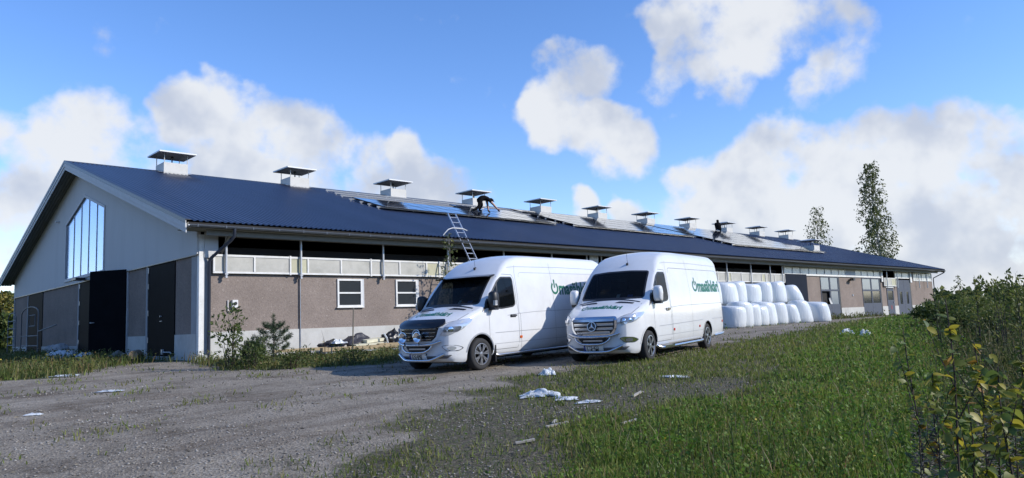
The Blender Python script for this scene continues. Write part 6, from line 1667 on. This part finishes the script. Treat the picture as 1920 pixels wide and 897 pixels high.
def sapling(label, px, dp, top_py, nl, mix, seed, lsize=.085, lean=.0):
    rd = random.Random(seed); b_ = at_depth(px, 800, dp); z0 = gz(b_.x, b_.y); h = at_depth(px, top_py, dp).z - z0
    root = empty('leafy_sapling', (b_.x, b_.y, z0)); tag(root, label, 'sapling', 'saplings in the near right corner')
    stem = [Vector((lean * t * h + .02 * math.sin(t * 7 + seed), .02 * math.cos(t * 6 + seed), t * h)) for t in np.linspace(0, 1, 8)]
    st = MB().tube(stem, [.008 * (1 - .8 * t) + .0015 for t in np.linspace(0, 1, 8)], 6)
    sh = []
    for k in range(5):
        t = .15 + .13 * k; i = int(t * 7); c = stem[i].lerp(stem[i + 1], t * 7 - i); a = k * 2.3 + seed
        e = c + Vector((math.cos(a) * .22 * h * .6, math.sin(a) * .22 * h * .6, .26 * h)); st.tube([c, c.lerp(e, .5) + Vector((0, 0, -.02)), e], [.004, .003, .0015], 5); sh.append((c, e))
    st.build('stem', M_STEM, root, fix=False)
    for k in range(nl):
        if rd.random() < .5: t = .22 + .78 * rd.random(); i = min(6, int(t * 7)); p = stem[i].lerp(stem[i + 1], t * 7 - i)
        else: c, e = rd.choice(sh); p = c.lerp(e, .25 + .75 * rd.random())
        a = rd.random() * 6.283; o = link('leaf', LM[rd.choices(range(4), mix)[0]], root); o.location = p
        s = lsize * rd.uniform(.55, 1.2); o.scale = (s, s, s); o.rotation_euler = (rd.uniform(-.9, .9), rd.uniform(-.7, .95), a)
SP = [('tall sapling with dark stem and yellow leaves in the near right corner', 1795, 4.3, 560, 46, (3, 4, 3, 1), .0), ('yellow leaved sapling at the right, beside the tall dark stem', 1842, 4.6, 640, 52, (2, 4, 5, 1), .03), ('green leaved sapling leftmost in the near right corner', 1722, 4.9, 615, 40, (8, 3, 1, 0), -.05), ('bushy yellow green sapling at the lower right', 1885, 4.0, 690, 55, (3, 5, 3, 0), .02), ('sapling with few orange leaves left of the tall dark stem', 1760, 4.4, 700, 36, (4, 3, 2, 2), -.03), ('olive sapling cut by the right picture edge', 1925, 4.4, 650, 48, (4, 5, 2, 0), .0), ('low sapling between the feathery dry weeds', 1815, 3.9, 760, 36, (4, 4, 2, 0), .0)]
for i, (lb, px, dp, tp, nl, mx, ln) in enumerate(SP): sapling(lb, px, dp, tp, int(nl * 2.6), mx, 130 + i, .066, ln)
# dry fireweed with feathery seed heads
M_FEATHER = leaf_mat('feathery_seed_heads', [(.06, .055, .045), (.13, .12, .10), (.22, .21, .19)], trans=.2)
for i, (px, dp, tp) in enumerate([(1722, 4.6, 765), (1758, 4.3, 770), (1845, 4.1, 775), (1902, 4.3, 790), (1738, 5.0, 790), (1870, 4.6, 780)]):
    b_ = at_depth(px, 830, dp); z0 = gz(b_.x, b_.y); h = at_depth(px, tp, dp).z - z0; rd = np.random.default_rng(160 + i)
    root = empty('dry_fireweed', (b_.x, b_.y, z0)); tag(root, 'dry fireweed with grey feathery seed heads, %s in the near right corner' % ['leftmost front', 'second from left', 'third from left', 'rightmost', 'leftmost back', 'fourth from left'][i], 'weed', 'dry fireweed stalks')
    MB().tube([(0, 0, 0), (.02, .01, h * .5), (.05, .0, h)], [.006, .005, .002], 5).build('stem', M_STEM, root)
    n = 230; t = .35 + .65 * rd.random(n); a = rd.random(n) * 6.283; r = .012 + .075 * (1.05 - t)
    P = np.stack([.05 * t * t, .01 * t, t * h], 1); D = np.stack([np.cos(a), np.sin(a), rd.uniform(-.3, .7, n)], 1)
    V, F = leaf_quads(P + D * .008, D, .035 + .05 * (1.05 - t) * rd.random(n) * 1.5, .16)
    link('seed_head', fast_mesh('seed_head', V, F), root, M_FEATHER)
# ------------------------------------------------------------------ grass, weeds and gravel: nobody could count them
NR, NA = 150, 130
A0, A1_, RL0, RL1 = YA - .86, YA + .80, math.log(2.6), math.log(95)
_cov = np.zeros((NR, NA, 3))
for i in range(NR):
    r = math.exp(RL0 + (RL1 - RL0) * i / (NR - 1))
    for j in range(NA):
        a = A0 + (A1_ - A0) * j / (NA - 1); x, y = CAM.x + r * math.cos(a), CAM.y + r * math.sin(a)
        g, l_, _ = cover(x, y)
        blocked = (x > -.3 and y > -.25 and x < L + 1 and y < W + .3)
        _cov[i, j] = (0 if blocked else g, l_, 1.0 if sdist(UPP, x, y) > -.2 else 0.)
def sample(n, r0, r1, seed, bias=1.0):
    rd = np.random.default_rng(seed)
    lr = np.log(r0) + (np.log(r1) - np.log(r0)) * rd.random(n) ** bias; a = A0 + (A1_ - A0) * rd.random(n)
    fi = np.clip((lr - RL0) / (RL1 - RL0) * (NR - 1), 0, NR - 1.001); fj = np.clip((a - A0) / (A1_ - A0) * (NA - 1), 0, NA - 1.001)
    i0, j0 = fi.astype(int), fj.astype(int); u, v = (fi - i0)[:, None], (fj - j0)[:, None]
    c = _cov[i0, j0] * (1 - u) * (1 - v) + _cov[i0 + 1, j0] * u * (1 - v) + _cov[i0, j0 + 1] * (1 - u) * v + _cov[i0 + 1, j0 + 1] * u * v
    r = np.exp(lr); x, y = CAM.x + r * np.cos(a), CAM.y + r * np.sin(a)
    return rd, r, x, y, c
def blades(x, y, h, w, rd, lean=.55):
    n = len(x); z = np_gz(x, y) - .01; a = rd.random(n) * 6.283; th = rd.random(n) * 6.283
    k = lean * rd.random(n) * h
    dx, dy = np.cos(a) * k, np.sin(a) * k; sx, sy = np.cos(th) * w / 2, np.sin(th) * w / 2
    V = np.empty((n, 5, 3))
    V[:, 0] = np.stack([x - sx, y - sy, z], 1); V[:, 1] = np.stack([x + sx, y + sy, z], 1)
    V[:, 2] = np.stack([x + dx * .35 + sx * .8, y + dy * .35 + sy * .8, z + h * .55], 1); V[:, 3] = np.stack([x + dx * .35 - sx * .8, y + dy * .35 - sy * .8, z + h * .55], 1)
    V[:, 4] = np.stack([x + dx, y + dy, z + h], 1)
    b = (np.arange(n) * 5)[:, None]
    F = np.concatenate([b + np.array([0, 1, 2]), b + np.array([0, 2, 3]), b + np.array([3, 2, 4])]).astype(np.int32)
    return V.reshape(-1, 3), F
M_TURF = leaf_mat('short_turf', [(.090, .125, .021), (.15, .19, .032), (.205, .235, .048), (.18, .17, .055), (.25, .22, .10)], trans=.4, patch=(.62, .72, .7, 1.3))
M_MEADOW = leaf_mat('meadow_grass', [(.062, .118, .013), (.10, .185, .022), (.145, .24, .034), (.19, .255, .048), (.22, .21, .07)], trans=.45, patch=(1.5, 1.02, 1.4, 1.1))
M_HERB = leaf_mat('meadow_herbs', [(.055, .118, .013), (.092, .19, .022), (.13, .24, .032), (.175, .25, .046)], trans=.45, patch=(1.2, .95, 1.2, 1.4))
M_WEED = leaf_mat('weeds', [(.040, .060, .014), (.070, .100, .022), (.105, .13, .032), (.16, .15, .048), (.12, .075, .038)], trans=.3)
# short trodden turf
rd, r, x, y, c = sample(330000, 3.6, 70, 201)
k = rd.random(len(r)) < np.clip(c[:, 0] * 1.1, 0, 1) * (1 - .75 * c[:, 1]) * (1 - c[:, 2])
r, x, y, c = r[k], x[k], y[k], c[k]
V, F = blades(x, y, (.03 + .055 * rd.random(len(r))) * (1 + .9 * c[:, 1] + r / 60), .005 + .0011 * r, rd, .9)
tag(link('turf', fast_mesh('turf', V, F), None, M_TURF), 'short trodden grass on the yard', 'grass', kind='stuff')
# thick meadow grass
rd, r, x, y, c = sample(330000, 3.0, 90, 202)
k = rd.random(len(r)) < np.clip(c[:, 1] * 1.2, 0, 1) * np.clip(c[:, 0], 0, 1) * (1 - c[:, 2])
r, x, y, c = r[k], x[k], y[k], c[k]
clump = .65 + .7 * np.abs(np.sin(x * 2.1 + np.sin(y * 1.7)) * np.sin(y * 2.6 + x * .6))
V, F = blades(x, y, (.05 + .11 * rd.random(len(r)) ** 1.5) * clump * (1 + np.clip(r - 10, 0, 30) / 40), .006 + .0011 * r, rd, .7)
tag(link('meadow_grass', fast_mesh('meadow_grass', V, F), None, M_MEADOW), 'thick green meadow grass at the right', 'grass', kind='stuff')
# broad-leaved herbs among it
rd, r, x, y, c = sample(170000, 3.0, 80, 203)
k = rd.random(len(r)) < np.clip(c[:, 1] * .9 + .05 * c[:, 0], 0, 1) * (1 - c[:, 2])
r, x, y, c = r[k], x[k], y[k], c[k]; n = len(r)
P = np.stack([x, y, np_gz(x, y) + .02 + (.17 + .10 * np.clip((r - 12) / 20, 0, 1)) * rd.random(n) * np.clip(c[:, 1], .15, 1)], 1); D = rd.normal(size=(n, 3)); D[:, 2] = np.abs(D[:, 2]) * .5 + .15
V, F = leaf_quads(P, D, (.020 + .0019 * r) * rd.uniform(.6, 1.5, n), .62)
tag(link('meadow_herbs', fast_mesh('meadow_herbs', V, F), None, M_HERB), 'broad-leaved herbs among the meadow grass', 'herbs', kind='stuff')
# weeds along the walls
rd, r, x, y, c = sample(300000, 14, 70, 204)
left = (x < -.2) & (y > -4.5)
k = (rd.random(len(r)) < c[:, 0] * c[:, 2]) & ((y < -.15) | (x < -.2))
k &= ~((x > 4.2) & (x < 9.8) & (y > -1.9)); k &= ~((x > 24) & (x < 37.5) & (y > -5.6))
r, x, y, c, left = r[k], x[k], y[k], c[k], left[k]; n = len(r)
hump = np.clip(.35 + .65 * np.abs(np.sin(x * 1.9 + 1.3 * np.sin(y * 1.3))), 0, 1)
hh = np.where(left, .40, np.where(x > 14, .42, .22)) * hump
m1 = rd.random(n) < .55
V, F = blades(x[m1], y[m1], hh[m1] * rd.uniform(.4, 1.15, m1.sum()), .006 + .0009 * r[m1], rd, .6)
tag(link('wall_weeds', fast_mesh('wall_weeds', V, F), None, M_WEED), 'tall weeds growing along the barn walls', 'weeds', kind='stuff')
m2 = ~m1; nn = m2.sum()
P = np.stack([x[m2], y[m2], np_gz(x[m2], y[m2]) + hh[m2] * rd.random(nn)], 1); D = rd.normal(size=(nn, 3)); D[:, 2] = np.abs(D[:, 2]) * .5
V, F = leaf_quads(P, D, (.03 + .0017 * r[m2]) * rd.uniform(.6, 1.4, nn), .5)
tag(link('weed_leaves', fast_mesh('weed_leaves', V, F), None, M_WEED), 'leafy weeds growing along the barn walls', 'weeds', kind='stuff')
# small yellow flowers
rd, r, x, y, c = sample(1500, 4, 40, 205)
k = (rd.random(len(r)) < np.where((x < -.5) & (y > -4), .35, .12)) & (c[:, 0] > .6) & ~((x > -.3) & (y > -.2)); x, y, r, c = x[k], y[k], r[k], c[k]; n = len(x)
P = np.stack([x, y, np_gz(x, y) + np.where(c[:, 2] > .5, .4, .12) + .1 * rd.random(n)], 1); D = rd.normal(size=(n, 3)); V, F = leaf_quads(P, D, (.022 + .0010 * r), .9)
tag(link('yellow_flowers', fast_mesh('yellow_flowers', V, F), None, mat('yellow_petals', (.42, .34, .03), .6)), 'scattered small yellow flowers', 'flowers', kind='stuff')
# loose stones and litter on the drive
rd, r, x, y, c = sample(80000, 3.4, 30, 206)
patch = np.clip(np.sin(x * 1.1 + 2 * np.sin(y * .7)) * np.sin(y * .9 - .6 * x) * 1.2 + .45, .06, 1)
k = (rd.random(len(r)) < patch * np.clip(1.1 - c[:, 0], .10, 1)) & ~((x > -.3) & (y > -.3)); r, x, y = r[k], x[k], y[k]; n = len(r)
s = (.004 + .012 * rd.random(n) ** 3) * (1 + r / 16); z = np_gz(x, y)
o_ = np.array([(1, 0, 0), (-1, 0, 0), (0, 1, 0), (0, -1, 0), (0, 0, .7), (0, 0, -.7)]); ang = rd.random(n) * 6.283
V = np.empty((n, 6, 3)); jit = rd.uniform(.6, 1.25, (n, 6, 1))
q = o_[None] * jit; ca, sa = np.cos(ang)[:, None], np.sin(ang)[:, None]
V[:, :, 0] = x[:, None] + s[:, None] * (q[:, :, 0] * ca - q[:, :, 1] * sa); V[:, :, 1] = y[:, None] + s[:, None] * (q[:, :, 0] * sa + q[:, :, 1] * ca) * .8; V[:, :, 2] = z[:, None] + s[:, None] * (q[:, :, 2] * .75 + .25)
fo = np.array([(0, 2, 4), (2, 1, 4), (1, 3, 4), (3, 0, 4), (2, 0, 5), (1, 2, 5), (3, 1, 5), (0, 3, 5)])
F = ((np.arange(n) * 6)[:, None, None] + fo[None]).reshape(-1, 3)
M_STONES = leaf_mat('loose_stones', [(.10, .09, .08), (.19, .175, .155), (.25, .235, .215), (.33, .315, .295)], rough=.9, trans=.0)
tag(link('gravel', fast_mesh('gravel', V.reshape(-1, 3), F), None, M_STONES), 'loose gravel on the drive', 'gravel', kind='stuff')
# dry straw and wood chips on the trodden ground
rd, r, x, y, c = sample(30000, 3.4, 20, 207)
k = rd.random(len(r)) < np.clip(c[:, 0] * (1 - c[:, 1]) * .8 + .08, 0, 1) * (1 - c[:, 2]); r, x, y = r[k], x[k], y[k]; n = len(r)
P = np.stack([x, y, np_gz(x, y) + .012], 1); D = rd.normal(size=(n, 3)); D[:, 2] *= .12
V, F = leaf_quads(P, D, rd.uniform(.02, .07, n) * (1 + r / 25), .16)
tag(link('straw_litter', fast_mesh('straw_litter', V, F), None, leaf_mat('straw', [(.07, .06, .045), (.16, .14, .10), (.28, .25, .19)], trans=.1)), 'dry straw and wood chips strewn on the ground', 'litter', kind='stuff')

# long grass in the near corner, rank weeds under the bushes on the right
rd, r, x, y, c = sample(60000, 3.2, 9, 208)
cl = np.abs(np.sin(x * 3.3 + 1.5 * np.sin(y * 2.1)) * np.sin(y * 3.1 + x * 1.3))
k = (c[:, 1] > .7) & (rd.random(len(r)) < np.clip(1.25 - r / 8.5, 0, 1) * np.clip(cl * 1.5 - .15, 0, 1) * .8)
r, x, y = r[k], x[k], y[k]
V, F = blades(x, y, .16 + .24 * rd.random(len(r)) ** 1.6, .005 + .0008 * r, rd, .75)
tag(link('long_grass', fast_mesh('long_grass', V, F), None, leaf_mat('long_grass', [(.035, .070, .009), (.060, .115, .015), (.095, .16, .024), (.15, .17, .05)], trans=.4)), 'long rank grass in the near foreground', 'grass', kind='stuff')
rd, r, x, y, c = sample(300000, 7, 45, 209)
ang = np.arctan2(y - CAM.y, x - CAM.x) - YA      # negative = to the right of the view
e = np.clip((-ang - np.interp(r, [7, 12, 20, 30, 45], [.50, .50, .49, .47, .45])) / .10, 0, 1)
k = rd.random(len(r)) < e * .75; k &= (x < 60)
r, x, y, e = r[k], x[k], y[k], e[k]; n = len(r)
hh = (.25 + .55 * e) * (.45 + .55 * np.abs(np.sin(x * 1.3 + np.sin(y * 1.9)))) * np.clip(r / 14, .45, 1)
m1 = rd.random(n) < .4
V, F = blades(x[m1], y[m1], hh[m1] * rd.uniform(.5, 1.2, m1.sum()), .006 + .0010 * r[m1], rd, .45)
M_RANK = leaf_mat('rank_weeds', [(.030, .046, .012), (.055, .078, .018), (.085, .105, .026), (.13, .125, .045), (.17, .13, .07)], trans=.35)
tag(link('rank_weeds', fast_mesh('rank_weeds', V, F), None, M_RANK), 'rank weed stems between the bushes at the right', 'weeds', kind='stuff')
m2 = ~m1; nn = m2.sum()
P = np.stack([x[m2], y[m2], np_gz(x[m2], y[m2]) + hh[m2] * rd.random(nn) ** .8], 1); D = rd.normal(size=(nn, 3)); D[:, 2] = np.abs(D[:, 2]) * .4
V, F = leaf_quads(P, D, (.025 + .0022 * r[m2]) * rd.uniform(.6, 1.4, nn), .45)
tag(link('rank_weed_leaves', fast_mesh('rank_weed_leaves', V, F), None, M_RANK), 'leafy rank weeds between the bushes at the right', 'weeds', kind='stuff')

rd, r, x, y, c = sample(26000, 3.5, 40, 210)
k = (c[:, 0] > .5) & (c[:, 2] < .5) & (rd.random(len(r)) < .10 + .25 * np.clip(np.sin(x * .9 + 2 * np.sin(y * .7)), 0, 1)) ; r, x, y, c = r[k], x[k], y[k], c[k]
V, F = blades(x, y, (.12 + .26 * rd.random(len(r)) ** 1.5) * (.4 + .6 * c[:, 1]), .0035 + .0007 * r, rd, .5)
tag(link('dry_stalks', fast_mesh('dry_stalks', V, F), None, leaf_mat('dry_stalks', [(.16, .13, .07), (.26, .21, .12), (.20, .11, .06)], trans=.2)), 'dry stalks scattered through the meadow', 'stalks', kind='stuff')
